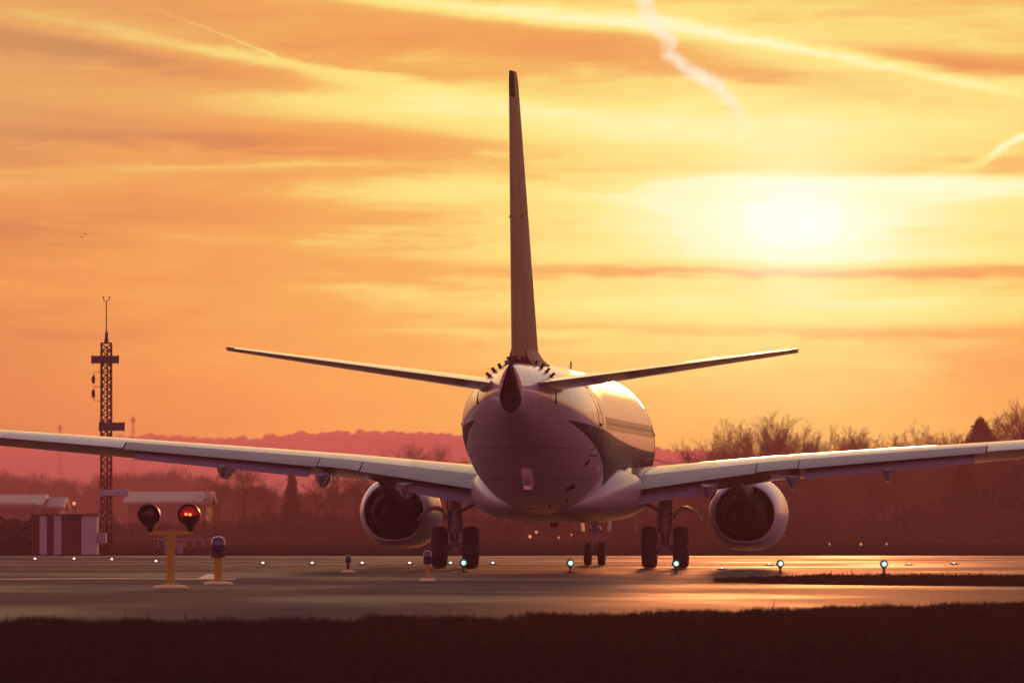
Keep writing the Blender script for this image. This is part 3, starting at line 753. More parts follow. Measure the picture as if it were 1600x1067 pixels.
# ================================================================ airfield lights
yel = mat('yellow_paint', (.42, .32, .02), .5, var=.15, vscale=10)
pad = mat('pale_yellow_pad', (.80, .84, .30), .6, var=.15, vscale=5)
black = mat('black_housing', (.025, .022, .03), .4, var=.2)
navyg = mat('dark_blue_glass', (.02, .025, .09), .12, coat=.5)
greenl = mat('green_lens', (.05, .4, .35), .2, emit=(.05, .55, .45), es=.7)
greenc = mat('green_lens_core', (.3, .6, .55), .2, emit=(.68, 1.0, .94), es=1.4)
redl = mat('red_lens', (.25, .01, .01), .15, emit=(.60, .008, .012), es=.30)
redoff = mat('red_lens_unlit', (.04, .003, .006), .3)
orangel = mat('lit_filament', (.9, .3, .1), .3, emit=(1, .25, .05), es=2.2)
whitel = mat('white_lens', (.8, .8, .7), .3, emit=(1.0, .80, .68), es=2.5)
warm = mat('warm_lamp', (.9, .5, .2), .3, emit=(1.0, .34, .13), es=.9)

# red double lamp on a yellow T-post
b0 = G(267, 919); st = empty('guard_light', b0)
tag(st, 'yellow T-shaped post carrying two round black lamps, the right one glowing red', 'signal light')
m_ = MB(); m_.tube([(0, 0, .02), (0, 0, .99)], .075, 20); m_.build('post', yel, st)
m_ = MB(); m_.box((0, 0, 1.03), (.80, .08, .07)); m_.build('crossbar', yel, st, smooth_=False)
m_ = MB(); m_.lathe([(.02, .008), (.33, .008), (.33, .035), (.26, .060), (.115, .075), (.02, .075)], (0, 0, 0), 'Z', 32, True); m_.build('base_plate', pad, st)
for sx_, lit in ((-.37, 0), (.37, 1)):
    m_ = MB(); m_.tube([(sx_, 0, 1.05), (sx_-.005, 0, 1.13), (sx_-.02, 0, 1.22), (sx_-.03, 0, 1.34)], [.05, .065, .12, .17], 14)
    cx = sx_-.03; cz = 1.36
    m_.lathe([(.02, .20), (.11, .17), (.17, .08), (.205, -.04), (.205, -.07), (.185, -.08), (.17, -.04)], (cx, 0, cz), 'Y', 32, True)
    rim = m_.build('lamp_housing', black, st)
    m_ = MB()      # long visor hood over the lens
    rings = []
    for k in range(13):
        a = math.pi*(-.12+1.24*k/12); c, q = math.cos(a), math.sin(a)
        rings.append([Vector((cx+c*r_, y_, cz+q*r_)) for r_, y_ in ((.212, -.05), (.212, -.24), (.203, -.24), (.203, -.05))])
    m_.loft(rings, True); m_.build('visor', black, rim)
    m_ = MB(); m_.lathe([(.005, -.085), (.10, -.075), (.165, -.05)], (cx, 0, cz), 'Y', 24, False); m_.build('lens', redl if lit else redoff, rim)
    if lit:
        m_ = MB()
        for ox, oz in ((-.055, .02), (.02, .01)):
            m_.lathe([(.004, -.118), (.018, -.11), (.026, -.09), (.018, -.075)], (cx+ox, 0, cz+oz), 'Y', 12, True)
        m_.build('lit_filament', orangel, rim)

def edge_light(px, py, h, r, label, name='edge_light', head=navyg, pole=yel, pad_r=.30):
    t = empty(name, G(px, py)); tag(t, label, 'runway light', 'short post lights beside the taxiway')
    hh = h*.44
    m_ = MB(); m_.tube([(0, 0, .02), (0, 0, h-hh)], r*.52, 16); m_.build('post', pole, t)
    m_ = MB(); m_.lathe([(.01, .008), (pad_r, .008), (pad_r, .03), (pad_r*.8, .055), (r*.85, .07), (.01, .07)], (0, 0, 0), 'Z', 28, True); m_.build('base_plate', pad, t)
    m_ = MB(); m_.lathe([(r*.55, h-hh), (r*.95, h-hh+.01), (r*1.0, h-hh*.72), (r*.78, h-hh*.70), (.02, h-hh*.68)], (0, 0, 0), 'Z', 24, True); hd = m_.build('lamp_base', black, t)
    m_ = MB(); m_.lathe([(r*.84, h-hh*.70), (r*.96, h-hh*.45), (r*.92, h-hh*.22), (r*.70, h-hh*.06), (r*.3, h), (.01, h+.004)], (0, 0, 0), 'Z', 24, True); m_.build('dome', head, hd)
    return t
edge_light(341, 913, .95, .15, 'tall dark blue dome light on yellow post right of the twin lamps', pad_r=.30)
edge_light(668, 908, .64, .09, 'dark domed light on yellow post in front of the left main wheels', pad_r=.17)
edge_light(544, 894, .43, .075, 'small dark domed light on thin post left of the engine', pole=black, pad_r=.17)

def green_light(px, py, label):
    t = empty('threshold_light', G(px, py)); tag(t, label, 'runway light', 'row of lit green lights behind the aircraft')
    m_ = MB(); m_.lathe([(.01, .006), (.15, .006), (.15, .02), (.05, .03), (.045, .05), (.03, .06), (.026, .12), (.045, .14), (.045, .155), (.02, .17)], (0, 0, 0), 'Z', 20, True); m_.build('stem', black, t)
    m_ = MB(); z = .245
    m_.lathe([(.01, .10), (.06, .085), (.09, .03), (.098, -.035), (.086, -.045), (.080, -.03)], (0, 0, z), 'Y', 24, True); hd = m_.build('lamp_housing', black, t)
    m_ = MB(); m_.lathe([(.004, -.060), (.030, -.056), (.050, -.040)], (0.008, 0, z), 'Y', 20, False); m_.build('lens', greenc, hd)
    m_ = MB(); m_.lathe([(.049, -.041), (.072, -.028)], (0.008, 0, z), 'Y', 20, False); m_.build('lens_rim', greenl, hd)
    return t
for px, py, lb in ((724, 894.5, 'green light in front of the left main gear, leftmost of the row'), (891, 895, 'green light left of the nose wheels under the fuselage'),
                   (1056, 896, 'green light in front of the right main gear'), (1219, 896, 'green light below the right engine'),
                   (1381, 897, 'green light at far right beyond the right engine, last of the row')):
    green_light(px, py, lb)
fc = {}
# flush lights along the far runway
for i, (px, py) in enumerate([(55, 875), (116, 875), (175, 876), (244, 879), (411, 882), (488, 882), (566, 882), (640, 882), (704, 882), (770, 882), (1128, 890), (1202, 884), (1420, 883), (1490, 882)]):
    t = empty('flush_light', G(px, py)); where = 'left of the twin lamps' if px < 250 else ('left of the aircraft wheels' if px < 800 else 'at right past the wheels')
    fc[where] = fc.get(where, 0)+1
    tag(t, ORD[fc[where]-1]+' from left of the small flush lights '+where, 'runway light', 'flush white lights '+where)
    m_ = MB(); m_.lathe([(.14, .006), (.13, .03), (.06, .045), (.01, .045)], (0, 0, 0), 'Z', 16, True); m_.build('housing', black, t)
    k = 1.0 if px < 800 else .6
    m_ = MB(); m_.lathe([(.005, -.05), (.03*k, -.04), (.038*k, 0), (.02*k, .04)], (0, -.02, .05), 'Y', 12, True); m_.build('lens', whitel, t)

# ================================================================ hut, mast and sheds on the left
DT = 352.0
wallr = mat('dark_red_panel', (.035, .006, .014), .6, var=.2, vscale=2)
wallw = mat('grey_white_panel', (.34, .40, .37), .6, var=.12, vscale=2)
def q(px, py, d=DT): return P(px, py, d)
hut = empty('equipment_hut', (q(100, 868).x, DT, 0)); tag(hut, 'low flat-roofed hut with dark red and white vertical stripes beside the mast', 'hut')
x0 = q(0, 0).x; ox = hut.location.x
ppm = F/DT; zt = q(0, 805).z
for a, b, m in ((50, 61.5, wallr), (62, 73, wallw), (73.4, 84, wallr), (84.4, 96, wallw), (96.4, 127, wallr), (127.4, 151, wallw)):
    xa, xb = q(a, 0).x-ox, q(b, 0).x-ox; m_ = MB(); m_.box(((xa+xb)/2, 1.0, zt/2), (xb-xa, 2.0, zt)); m_.build('wall_panel', m, hut, smooth_=False)
xa, xb = q(49, 0).x-ox, q(153, 0).x-ox
m_ = MB(); m_.box(((xa+xb)/2, 1.0, zt+.03), (xb-xa+.06, 2.15, .055)); m_.build('roof', wallr, hut, smooth_=False)
m_ = MB(); xa, xb = q(151.4, 0).x-ox, q(165, 0).x-ox; m_.box(((xa+xb)/2, .8, (q(0, 848).z+q(0, 832).z)/2), (xb-xa, .6, 16/ppm)); m_.build('cooling_unit', wallw, hut, smooth_=False)
# stay leaning on the hut
lat = mat('mast_paint', (.07, .012, .012), .6, var=.2, vscale=1.5)
lampx = q(110, 0).x
t = empty('obstruction_lamp', (lampx, DT+3, 0)); tag(t, 'small orange lamp glowing on a bent pole above the striped hut', 'lamp')
m_ = MB(); m_.tube([(.08, 0, 0), (.08, 0, 1.7), (0, 0, 1.93)], .018, 8); m_.build('pole', black, t)
m_ = MB(); m_.lathe([(.01, -.07), (.055, -.05), (.075, 0), (.055, .05), (.01, .07)], (0, 0, 2.0), 'Z', 14, True); m_.build('bulb', warm, t)

# lattice mast
DM = 358.0; pm = F/DM
mast = empty('antenna_mast', (q(166, 0, DM).x, DM, 0)); tag(mast, 'slim red lattice mast with three horizontal antenna boxes left of the aircraft', 'mast')
m_ = MB(); hw = .20; zt = HC+(HY-537)/pm
for cx, cy in ((-hw, -hw), (hw, -hw), (hw, hw), (-hw, hw)): m_.tube([(cx*1.35, cy*1.35, 0), (cx, cy, 1.8), (cx*.95, cy*.95, zt)], .042, 5)
nseg = 30; hz = zt/nseg
for i in range(nseg):
    za, zb = i*hz, (i+1)*hz
    for (a, b, c, d) in ((-hw, -hw, hw, -hw), (hw, -hw, hw, hw), (hw, hw, -hw, hw), (-hw, hw, -hw, -hw)):
        if i % 2: a, b, c, d = c, d, a, b
        m_.tube([(a, b, za), (c, d, zb)], .026, 4); m_.tube([(a, b, za), (c, d, za)], .020, 4)
lt = m_.build('lattice', lat, mast, smooth_=False)
m_ = MB(); m_.tube([(.04, 0, 0), (.04, 0, zt-.1)], .035, 6); m_.build('cable_run', dark, lt)
m_ = MB(); m_.box((0, 0, zt+.02), (.46, .46, .05)); m_.build('top_plate', lat, mast, smooth_=False)
m_ = MB(); zt2 = HC+(HY-470)/pm; m_.tube([(0, 0, zt), (0, 0, zt+.22), (.01, 0, zt+.45), (0, 0, zt+.5), (0, 0, zt2)], [.10, .07, .06, .025, .020], 8); top = m_.build('top_rod', black, mast)
m_ = MB(); m_.tube([(-.12, 0, zt2+.14), (-.10, 0, zt2+.02), (0, 0, zt2-.02), (.10, 0, zt2+.02), (.12, 0, zt2+.14)], .018, 6); m_.box((-.12, 0, zt2+.15), (.06, .05, .06)); m_.box((.12, 0, zt2+.15), (.06, .05, .06)); m_.build('fork', black, top)
antm = mat('antenna_box', (.030, .045, .07), .5, var=.15)
for (xa, xb, ya_, yb, mm) in ((143, 187, 556, 568, antm), (155, 196, 660, 673, antm), (158, 201, 765, 775, wallw)):
    m_ = MB(); zc = HC+(HY-(ya_+yb)/2)/pm; cx = ((xa+xb)/2-166)/pm; L = (xb-xa)/pm; H_ = (yb-ya_)/pm
    rings = [[Vector((cx+u*L/2*k_, -.34+v, zc+w*H_/2)) for v, w in ((-.10, -.8), (-.10, .8), (-.04, 1), (.16, 1), (.16, -1), (-.04, -1))] for u, k_ in ((-1, 1), (1, 1))]
    m_.loft(rings, True)
    for u in (-.92, .92): m_.box((cx+u*L/2, -.31, zc), (.05, .30, H_*1.15))
    m_.build('antenna_box', mm, mast, smooth_=False)
m_ = MB(); za, zb, zc = (HC+(HY-y_)/pm for y_ in (581, 604, 626))
xo = (147-166)/pm
m_.tube([(-.2, 0, za), (xo, 0, za), (xo, 0, zc), (-.2, 0, zc)], .016, 6); m_.tube([(-.2, 0, zb), (xo, 0, zb)], .014, 6)
br = m_.build('side_bracket', lat, mast)
for y_ in (593, 615):
    m_ = MB(); z_ = HC+(HY-y_)/pm; m_.lathe([(.01, z_-.17), (.06, z_-.13), (.075, z_), (.06, z_+.13), (.01, z_+.17)], (xo-.03, 0, 0), 'Z', 12, True); m_.build('whip_antenna_pod', black, br)
for sx_, sy in ((-1.85, -2.0), (1.0, -1.2), (1.3, 1.6)):
    m_ = MB(); m_.tube([(0, 0, 1.95), (sx_, sy, 0)], .018, 5); m_.build('stay', lat, mast)

def tex_roof(t, b, co):
    x, y, z = sep(co); c = mixc(noise(comb(x*.8, y*.2, z*.2), 1, 4, .6), (.10, .11, .12, 1), (.17, .18, .185, 1)); t.links.new(c, b.inputs['Base Color'])
roofm = mat('pale_metal_roof', (.3, .3, .3), .5, tex=tex_roof); shedw = mat('shed_wall', (.12, .075, .07), .8, var=.2, vscale=.5)
door_m = mat('shed_door', (.07, .06, .06), .6, var=.1)
def shed(pxa, pxb, pye, pyr, d, label, depth=18, gable=True):
    pa, pb = P(pxa, pye, d), P(pxb, pye, d); L = pb.x-pa.x; zr_ = P(0, pyr, d).z; ze = pa.z
    t = empty('storage_shed', (pa.x, d, 0)); tag(t, label, 'shed')
    m_ = MB(); m_.box((L/2, depth/2, ze/2), (L, depth, ze)); 
    wl = m_.build('wall', shedw, t, smooth_=False)
    m_ = MB(); e = .5; r0 = zr_
    for xx0, xx1 in ((-e, L+e),):
        m_.loft([[Vector((x, -e, ze-.1)), Vector((x, depth/2, r0)), Vector((x, depth+e, ze-.1)), Vector((x, depth+e, ze-.35)), Vector((x, depth/2, r0-.25)), Vector((x, -e, ze-.35))] for x in (xx0, xx1)], True)
    m_.build('roof', roofm, t, smooth_=False)
    m_ = MB(); m_.loft([[Vector((x, .2, ze-.12)), Vector((x, depth/2, r0-.27)), Vector((x, depth-.2, ze-.12))] for x in (.05, L-.05)], True); m_.build('gable', shedw, t, smooth_=False)
    for k in range(3):
        m_ = MB(); m_.box((L*(.2+.3*k), -.04, ze*.42), (L*.14, .08, ze*.8)); m_.build('door', door_m, t, smooth_=False)
    return t
shed(-60, 58, 786, 772, 800, 'long low shed with pale roof at the far left edge behind the hedge')
shed(200, 322, 783, 767, 900, 'long low shed with pale roof right of the mast behind the twin lamps')
m = shed(57, 92, 790, 776, 806, 'small gabled shed end with grey walls above the striped hut', depth=10)
cab = mat('cabinet_grey', (.22, .22, .24), .6, var=.1)
for px, lb in ((261, 'pale grey cabinet just left of the twin-lamp post'), (281, 'pale grey cabinet just right of the twin-lamp post')):
    t = empty('utility_cabinet', G(px, 865)); tag(t, lb, 'cabinet', 'grey cabinets beyond the runway')
    m_ = MB(); m_.box((0, 0, .22), (.22, .25, .42)); bd = m_.build('body', cab, t, smooth_=False)
    m_ = MB(); m_.box((0, 0, .45), (.26, .3, .03)); m_.build('lid', cab, bd, smooth_=False)
# low pale barrier whose top catches the light
t = empty('crash_barrier', (0, 480, 0)); tag(t, 'low metal barrier glinting behind the twin lamps', 'barrier')
m_ = MB(); xa, xb = P(240, 0, 480).x, P(352, 0, 480).x; zb = P(0, 843, 480).z
rings = [[Vector((x, v, zb+w)) for v, w in ((-.03, -.05), (-.06, -.025), (0, 0), (-.06, .025), (-.03, .05), (.02, .05), (.02, -.05))] for x in np.linspace(xa, xb, 12)]
m_.loft(rings, True); m_.build('rail', bare, t, smooth_=False)
for k in range(8):
    m_ = MB(); x = xa+(xb-xa)*(k+.5)/8; m_.box((x, .08, zb/2), (.06, .08, zb)); m_.build('post', gearm, t, smooth_=False)

# ================================================================ vegetation
barkm = mat('bark', (.050, .034, .026), .9, spec=.1, var=.3, vscale=.7)
twigm = mat('twigs', (.065, .042, .030), .9, spec=.1, var=.3, vscale=.5)
needlem = mat('needles', (.022, .030, .016), .9, spec=.1, var=.4, vscale=.6)
def grow(seed, H, spread, levels=5, up=.55, dens=1.0):
    """bare tree; returns (trunk segs, crown segs): arrays p0 p1 r0 r1"""
    rg = random.Random(seed); tr, crn = [], []
    def br(p, d, L, r, lv):
        nseg_ = 3 if lv < 3 else 2; pts = [p]; q = p.copy(); dd = d.copy(); rr_ = [r]
        for i in range(nseg_):
            dd = (dd + Vector((rg.gauss(0, .10), rg.gauss(0, .10), rg.gauss(0, .05)+.06*up))).normalized()
            q = q + dd*(L/nseg_); pts.append(q.copy()); rr_.append(max(.006, r*(1-.55*(i+1)/nseg_)))
        for i in range(nseg_): (tr if lv == 0 else crn).append((pts[i], pts[i+1], rr_[i], rr_[i+1]))
        if lv >= levels: return
        kids = {0: int(7*dens), 1: 5, 2: 4, 3: 3, 4: 3}.get(lv, 3)
        for k in range(kids):
            f = (.28+.72*(k+.6)/kids) if lv == 0 else (.2+.8*(k+rg.random()*.7)/kids)
            f = min(f, 1.0); i = min(int(f*nseg_), nseg_-1); u = f*nseg_-i
            s_ = pts[i].lerp(pts[i+1], u); base = (pts[i+1]-pts[i]).normalized()
            a = rg.uniform(0, math.tau) if lv else k*2.4+rg.uniform(-.4, .4)
            side_ = base.orthogonal().normalized(); side_.rotate(Matrix.Rotation(a, 3, base))
            ang = rg.uniform(.45, .95)*spread*(1.0 if lv else 1.05-.35*f)
            nd = (base*math.cos(ang)+side_*math.sin(ang)); nd = (nd+Vector((0, 0, up*.35))).normalized()
            br(s_, nd, L*(rg.uniform(.50, .68) if lv else rg.uniform(.42, .60)*(1.2-.45*f)), max(.008, rr_[i]*.55), lv+1)
    br(Vector((0, 0, -.2)), Vector((rg.gauss(0, .03), rg.gauss(0, .03), 1)).normalized(), H*.78, H*.018+.05, 0)
    return tr, crn
def segs_mesh(segs, k=3, minr=.0):
    n = len(segs); p0 = np.array([s[0] for s in segs]); p1 = np.array([s[1] for s in segs])
    r0 = np.maximum(np.array([s[2] for s in segs]), minr); r1 = np.maximum(np.array([s[3] for s in segs]), minr)
    d = p1-p0; d /= np.maximum(np.linalg.norm(d, axis=1), 1e-6)[:, None]
    ref = np.where(np.abs(d[:, 2:3]) > .9, np.array([[1., 0, 0]]), np.array([[0, 0, 1.]]))
    a = np.cross(d, ref); a /= np.linalg.norm(a, axis=1)[:, None]; b = np.cross(a, d)
    V_ = np.zeros((n, 2*k, 3)); Fc = np.zeros((n, k, 4), int)
    for j in range(k):
        c, s_ = math.cos(j*math.tau/k), math.sin(j*math.tau/k); o_ = a*c+b*s_
        V_[:, j] = p0+o_*r0[:, None]; V_[:, k+j] = p1+o_*r1[:, None]
        Fc[:, j] = np.stack([np.arange(n)*2*k+j, np.arange(n)*2*k+(j+1) % k, np.arange(n)*2*k+k+(j+1) % k, np.arange(n)*2*k+k+j], 1)
    return V_.reshape(-1, 3), Fc.reshape(-1, 4)
def tree_proto(seed, H, spread, **k):
    tr, cr = grow(seed, H, spread, **k)
    t = empty('bare_tree', (0, 0, 0))
    v, f = segs_mesh(tr, 6); np_mesh('trunk', v, f, barkm, t)
    v, f = segs_mesh(cr, 3, .012); np_mesh('crown', v, f, twigm, t)
    t['H'] = max(s[1].z for s in cr)
    return t
protos = [tree_proto(11, 10, 1.0, up=.45), tree_proto(23, 10, .85, up=.7), tree_proto(35, 10, 1.1, up=.35), tree_proto(47, 10, .7, up=.9), tree_proto(59, 10, .95, up=.5, dens=1.4), tree_proto(61, 10, .8, up=.6, dens=1.2)]
used = set()
def place_tree(pi, px, pytop, d, label, group, wide=1.0, rz=None, name=None):
    src = protos[pi]
    if pi in used: t = copy_tree(src)
    else: t = src; used.add(pi)
    ztop = P(0, pytop, d).z; k = ztop/src['H']*1.1
    t.location = (P(px, 0, d).x, d, 0); t.scale = (k*wide, k*wide, k); t.rotation_euler = (0, 0, random.uniform(0, 6.28) if rz is None else rz)
    tag(t, label, 'tree', group); return t
def conifer(px, pytop, d, label, wfrac=.36, group=None, dens=1.0, seed=1):
    rg = np.random.default_rng(seed); H = P(0, pytop, d).z; t = empty('conifer_tree', (P(px, 0, d).x, d, 0)); tag(t, label, 'tree', group)
    m_ = MB(); m_.tube([(0, 0, 0), (0, 0, H*.6), (0, 0, H*.97)], [H*.022, H*.012, .02], 6); m_.build('trunk', barkm, t)
    nb = int(260*dens); vs = []; fs = []
    for i in range(nb):
        f = (i/nb)**.85; z = H*(.10+.88*f); rad = H*wfrac*(1-f)**.92*rg.uniform(.25, 1.3) + .03; a = rg.uniform(0, math.tau)
        nl = 26
        s_ = rg.random(nl)**.7; droop = -.25*rad*s_**1.5 + rg.normal(0, .10, nl)
        cx, cy = np.cos(a)*rad*s_, np.sin(a)*rad*s_
        L = H*.045*rg.uniform(.6, 1.5, nl)
        for j in range(nl):
            c = np.array([cx[j], cy[j], z+droop[j]])+rg.normal(0, H*.012, 3); u = rg.normal(0, 1, 3); u /= np.linalg.norm(u); w = np.cross(u, rg.normal(0, 1, 3)); w /= np.linalg.norm(w)+1e-6
            o_ = len(vs); vs += [c-u*L[j]*.5, c+w*L[j]*.28, c+u*L[j]*.5]; fs.append((o_, o_+1, o_+2))
    np_mesh('crown', np.array(vs), np.array(fs), needlem, t); return t
# right-hand wood
RB = 'bare trees beyond the runway on the right'
for i, (pi, px, py, d, w) in enumerate(sorted([
    (2, 1096, 694, 900, 1.1), (0, 1122, 680, 890, 1.0), (4, 1148, 668, 880, 1.0), (1, 1172, 672, 870, .9), (3, 1194, 662, 860, 1.0), (1, 1214, 654, 845, .9), (5, 1236, 660, 850, .9), (0, 1262, 670, 850, .9),
    (3, 1288, 676, 870, 1.0), (1, 1312, 686, 880, .9), (4, 1336, 678, 860, 1.0), (3, 1358, 682, 850, .9), (5, 1382, 688, 860, .9), (1, 1404, 684, 880, 1.0), (0, 1428, 672, 860, .9), (3, 1450, 676, 870, .9), (5, 1180, 680, 930, 1.2), (5, 1250, 676, 940, 1.2), (4, 1325, 688, 930, 1.2), (5, 1400, 690, 940, 1.2), (4, 1465, 686, 940, 1.1), (2, 1476, 684, 880, .8), (4, 1500, 690, 870, .8),
    (1, 1566, 656, 840, .9), (4, 1588, 645, 835, .9), (3, 1606, 640, 830, 1.1), (2, 1640, 650, 850, 1.1)], key=lambda q_: q_[1])):
    place_tree(pi, px, py, d, ORD[i]+' from the left of the bare treetops above the right wing', RB, w)
for k in range(30):
    px = 1068 + k*18.5 + random.uniform(-6, 6); py = random.uniform(712, 738) if px < 1480 else random.uniform(685, 705)
    place_tree(random.randrange(6), px, py, random.uniform(700, 820), ORD[k]+' from the left of the bare trees below the right wing', 'lower bare trees of the wood at right', random.uniform(.9, 1.3))
conifer(1532, 656, 780, 'dark pointed conifer standing above the right wing near the right edge', .68, dens=3.6, seed=3)
for k, (px, py) in enumerate([(1505, 716), (1560, 700), (1598, 694), (1640, 690)]):
    conifer(px, py, 700+k*8, ['leftmost', 'second', 'third', 'rightmost'][k]+' of the dense dark conifers below the wing at the right edge', .40, 'dark conifers under the right wing end', 2.2, seed=20+k)
# centre and left wood
for i, (pi, px, py, d, w) in enumerate(sorted([(0, 342, 742, 760, 1.2), (4, 385, 728, 740, 1.3), (5, 425, 752, 720, 1.2), (2, 480, 745, 730, 1.3), (1, 520, 735, 760, 1.2), (4, 560, 742, 730, 1.2), (0, 600, 712, 900, 1.0), (5, 628, 708, 930, .9), (2, 683, 698, 980, 1.25), (3, 576, 722, 930, .8), (1, 716, 722, 900, 1.1), (0, 652, 745, 740, 1.4), (4, 700, 748, 720, 1.4), (5, 745, 752, 740, 1.3), (2, 800, 760, 720, 1.4), (0, 850, 765, 720, 1.5), (1, 900, 770, 740, 1.5), (4, 950, 770, 720, 1.4), (5, 1000, 750, 740, 1.4), (2, 1045, 738, 760, 1.3)], key=lambda q_: q_[1])):
    place_tree(pi, px, py, d, ORD[i]+' from the left of the bare trees behind the left wing, engine and fuselage', 'bare trees behind the left wing and fuselage', w)
conifer(456, 732, 700, 'dark narrow conifer under the left wing', .24, dens=1.0, seed=5)
# shrubs of the undergrowth: dense low masses of twigs, one countable bush each
def bush_proto(seed, leaf=False):
    rg = np.random.default_rng(seed); n = 1500
    a = rg.uniform(0, math.tau, n); r = rg.random(n)**.5; z = rg.random(n)**.8
    top = (1-.25*r**2)*(.8+.2*np.sin(a*3+seed)*r)
    c = np.stack([np.cos(a)*r*1.3, np.sin(a)*r*.8, z*top], 1)
    u = rg.normal(0, 1, (n, 3)); u[:, 2] = np.abs(u[:, 2])+.4; u /= np.linalg.norm(u, axis=1)[:, None]; w = np.cross(u, rg.normal(0, 1, (n, 3))); w /= np.linalg.norm(w, axis=1)[:, None]
    L = rg.uniform(.08, .26, n)[:, None]
    v = np.stack([c-u*L*.5-w*.012, c+w*.03, c+u*L*.5], 1).reshape(-1, 3); v[:, 2] = np.maximum(v[:, 2], 0)
    return np_mesh('bush', v, np.arange(3*n).reshape(-1, 3), twigm)
bp = [bush_proto(s_) for s_ in (1, 2, 3)]
for b in bp: b.location = (0, 0, 0)
first = [True]*3
cnt = {}
for k in range(58):
    px = -30 + k*29 + random.uniform(-6, 6); d = random.uniform(600, 680); j = k % 3
    o = bp[j] if first[j] else bp[j].copy()
    if not first[j]: COL.objects.link(o)
    first[j] = False
    top = random.uniform(788, 812) if px < 1080 else random.uniform(778, 806)
    if px < 330: top = random.uniform(808, 816); d = random.uniform(620, 700)
    h = P(0, top, d).z; o.location = (P(px, 0, d).x, d, 0); o.scale = (h*random.uniform(.5, .9), h*.6, h); o.rotation_euler = (0, 0, random.uniform(-.3, .3))
    side_ = 'left of the left engine' if px < 560 else ('seen under the aircraft between the engines' if px < 1110 else 'right of the right engine')
    c_ = cnt.get(side_, 0); cnt[side_] = c_+1
    tag(o, ORD[c_]+' from the left of the low bushes '+side_, 'bush', 'low leafless bushes '+side_)
# hedge at far left, close to the runway
def hedge(name, pxa, pxb, d, h, label):
    rg = np.random.default_rng(9); xa, xb = P(pxa, 0, d).x, P(pxb, 0, d).x; n = 22000
    x = rg.uniform(xa, xb, n); top = h*(.93+.10*np.sin(x*6.0)*np.sin(x*2.3+1)); z = rg.random(n)*top; y = rg.uniform(0, 1.2, n)
    c = np.stack([x, y, z], 1); u = rg.normal(0, 1, (n, 3)); u[:, 2] += .5; u /= np.linalg.norm(u, axis=1)[:, None]; w = np.cross(u, rg.normal(0, 1, (n, 3))); w /= np.linalg.norm(w, axis=1)[:, None]
    L = rg.uniform(.02, .07, n)[:, None]; v = np.stack([c-u*L*.6, c+w*L*.4, c+u*L*.6], 1).reshape(-1, 3); v[:, 2] = np.maximum(v[:, 2], .0)
    o = np_mesh(name, v, np.arange(3*n).reshape(-1, 3), needlem); o.location = (0, d, 0); tag(o, label, 'hedge')
hedge('hedge', -60, 49, 352, 1.52, 'dense dark clipped hedge at the far left beside the striped hut')
# far woodland masses
def woodland(name, pxa, pxb, d, ytop, n, m, label, depth=120, amp=10, seed=1, sz=1.0):
    rg = np.random.default_rng(seed); k = d/F
    cx = rg.uniform(pxa, pxb, n); prof = ytop(cx); hh = (HC+(HY-prof)*k)*rg.uniform(.80, 1.04, n)
    per = 420; A = []
    for i in range(n):
        w = hh[i]*rg.uniform(.28, .5); a = rg.uniform(0, math.tau, per); r = rg.random(per)**.5; z = .12+.88*rg.random(per)**.75
        env = np.sqrt(np.clip(1-((z-.55)/.50)**2, .05, 1))
        c = np.stack([(cx[i]-800)*k + np.cos(a)*r*w*env, np.full(per, rg.uniform(0, depth)) + np.sin(a)*r*w*env, z*hh[i]], 1)
        A.append(c)
    c = np.concatenate(A); N_ = len(c); u = rg.normal(0, 1, (N_, 3)); u[:, 2] = np.abs(u[:, 2])+.6; u /= np.linalg.norm(u, axis=1)[:, None]; u[:, :2] *= .45; u /= np.linalg.norm(u, axis=1)[:, None]; w = np.cross(u, rg.normal(0, 1, (N_, 3))); w /= np.linalg.norm(w, axis=1)[:, None]
    L = rg.uniform(.7, 2.6, N_)[:, None]*sz
    v = np.stack([c-u*L*.5-w*.035*sz, c+w*.06*sz, c+u*L*.5], 1).reshape(-1, 3); v[:, 2] = np.maximum(v[:, 2], 0)
    o = np_mesh(name, v, np.arange(3*N_).reshape(-1, 3), m); o.location = (0, d, 0); tag(o, label, 'woodland', kind='stuff'); return o
woodland('left_wood', -80, 350, 1350, lambda x: 742+8*np.sin(x*.021)+6*np.sin(x*.06+1)+np.where(x > 200, 4, 0), 90, twigm, 'hazy line of far trees on the left behind the sheds', seed=2)
woodland('middle_wood', 300, 1120, 1100, lambda x: 768+6*np.sin(x*.03), 120, twigm, 'hazy mass of undergrowth trees behind the aircraft', seed=3)
woodland('right_wood', 1060, 1680, 1000, lambda x: 722+8*np.sin(x*.025)+5*np.sin(x*.08)-np.clip(x-1450, 0, 120)*.18, 110, twigm, 'reddish mass of dense trees filling the wood on the right', seed=4, depth=60)
# far wooded ridge
def ridge(name, d, fn, depth, m, rough, seed):
    rg = np.random.default_rng(seed); nx, ny = 900, 6; px = np.linspace(-500, 2100, nx); k = d/F
    top = HC+(HY-fn(px))*k; bumps = np.convolve(rg.normal(0, 1, nx+8), np.ones(3)/3, 'same')[4:-4]*rough
    X = (px-800)*k; V_ = []
    prof = [0, .55, .88, 1.0, .9, .3]
    for j in range(ny): V_.append(np.stack([X, np.full(nx, d+(j-3)*depth/ny), top*prof[j] + (bumps if j == 3 else bumps*.6)*(prof[j] > 0)], 1))
    V_ = np.concatenate(V_); i = np.arange(nx-1)
    Fc = np.concatenate([np.stack([j*nx+i, j*nx+i+1, (j+1)*nx+i+1, (j+1)*nx+i], 1) for j in range(ny-1)])
    o = np_mesh(name, V_, Fc, m); tag(o, kind='structure'); return o
hillm = mat('wooded_hill', (.085, .10, .10), .95, spec=.05, var=.35, vscale=.02)
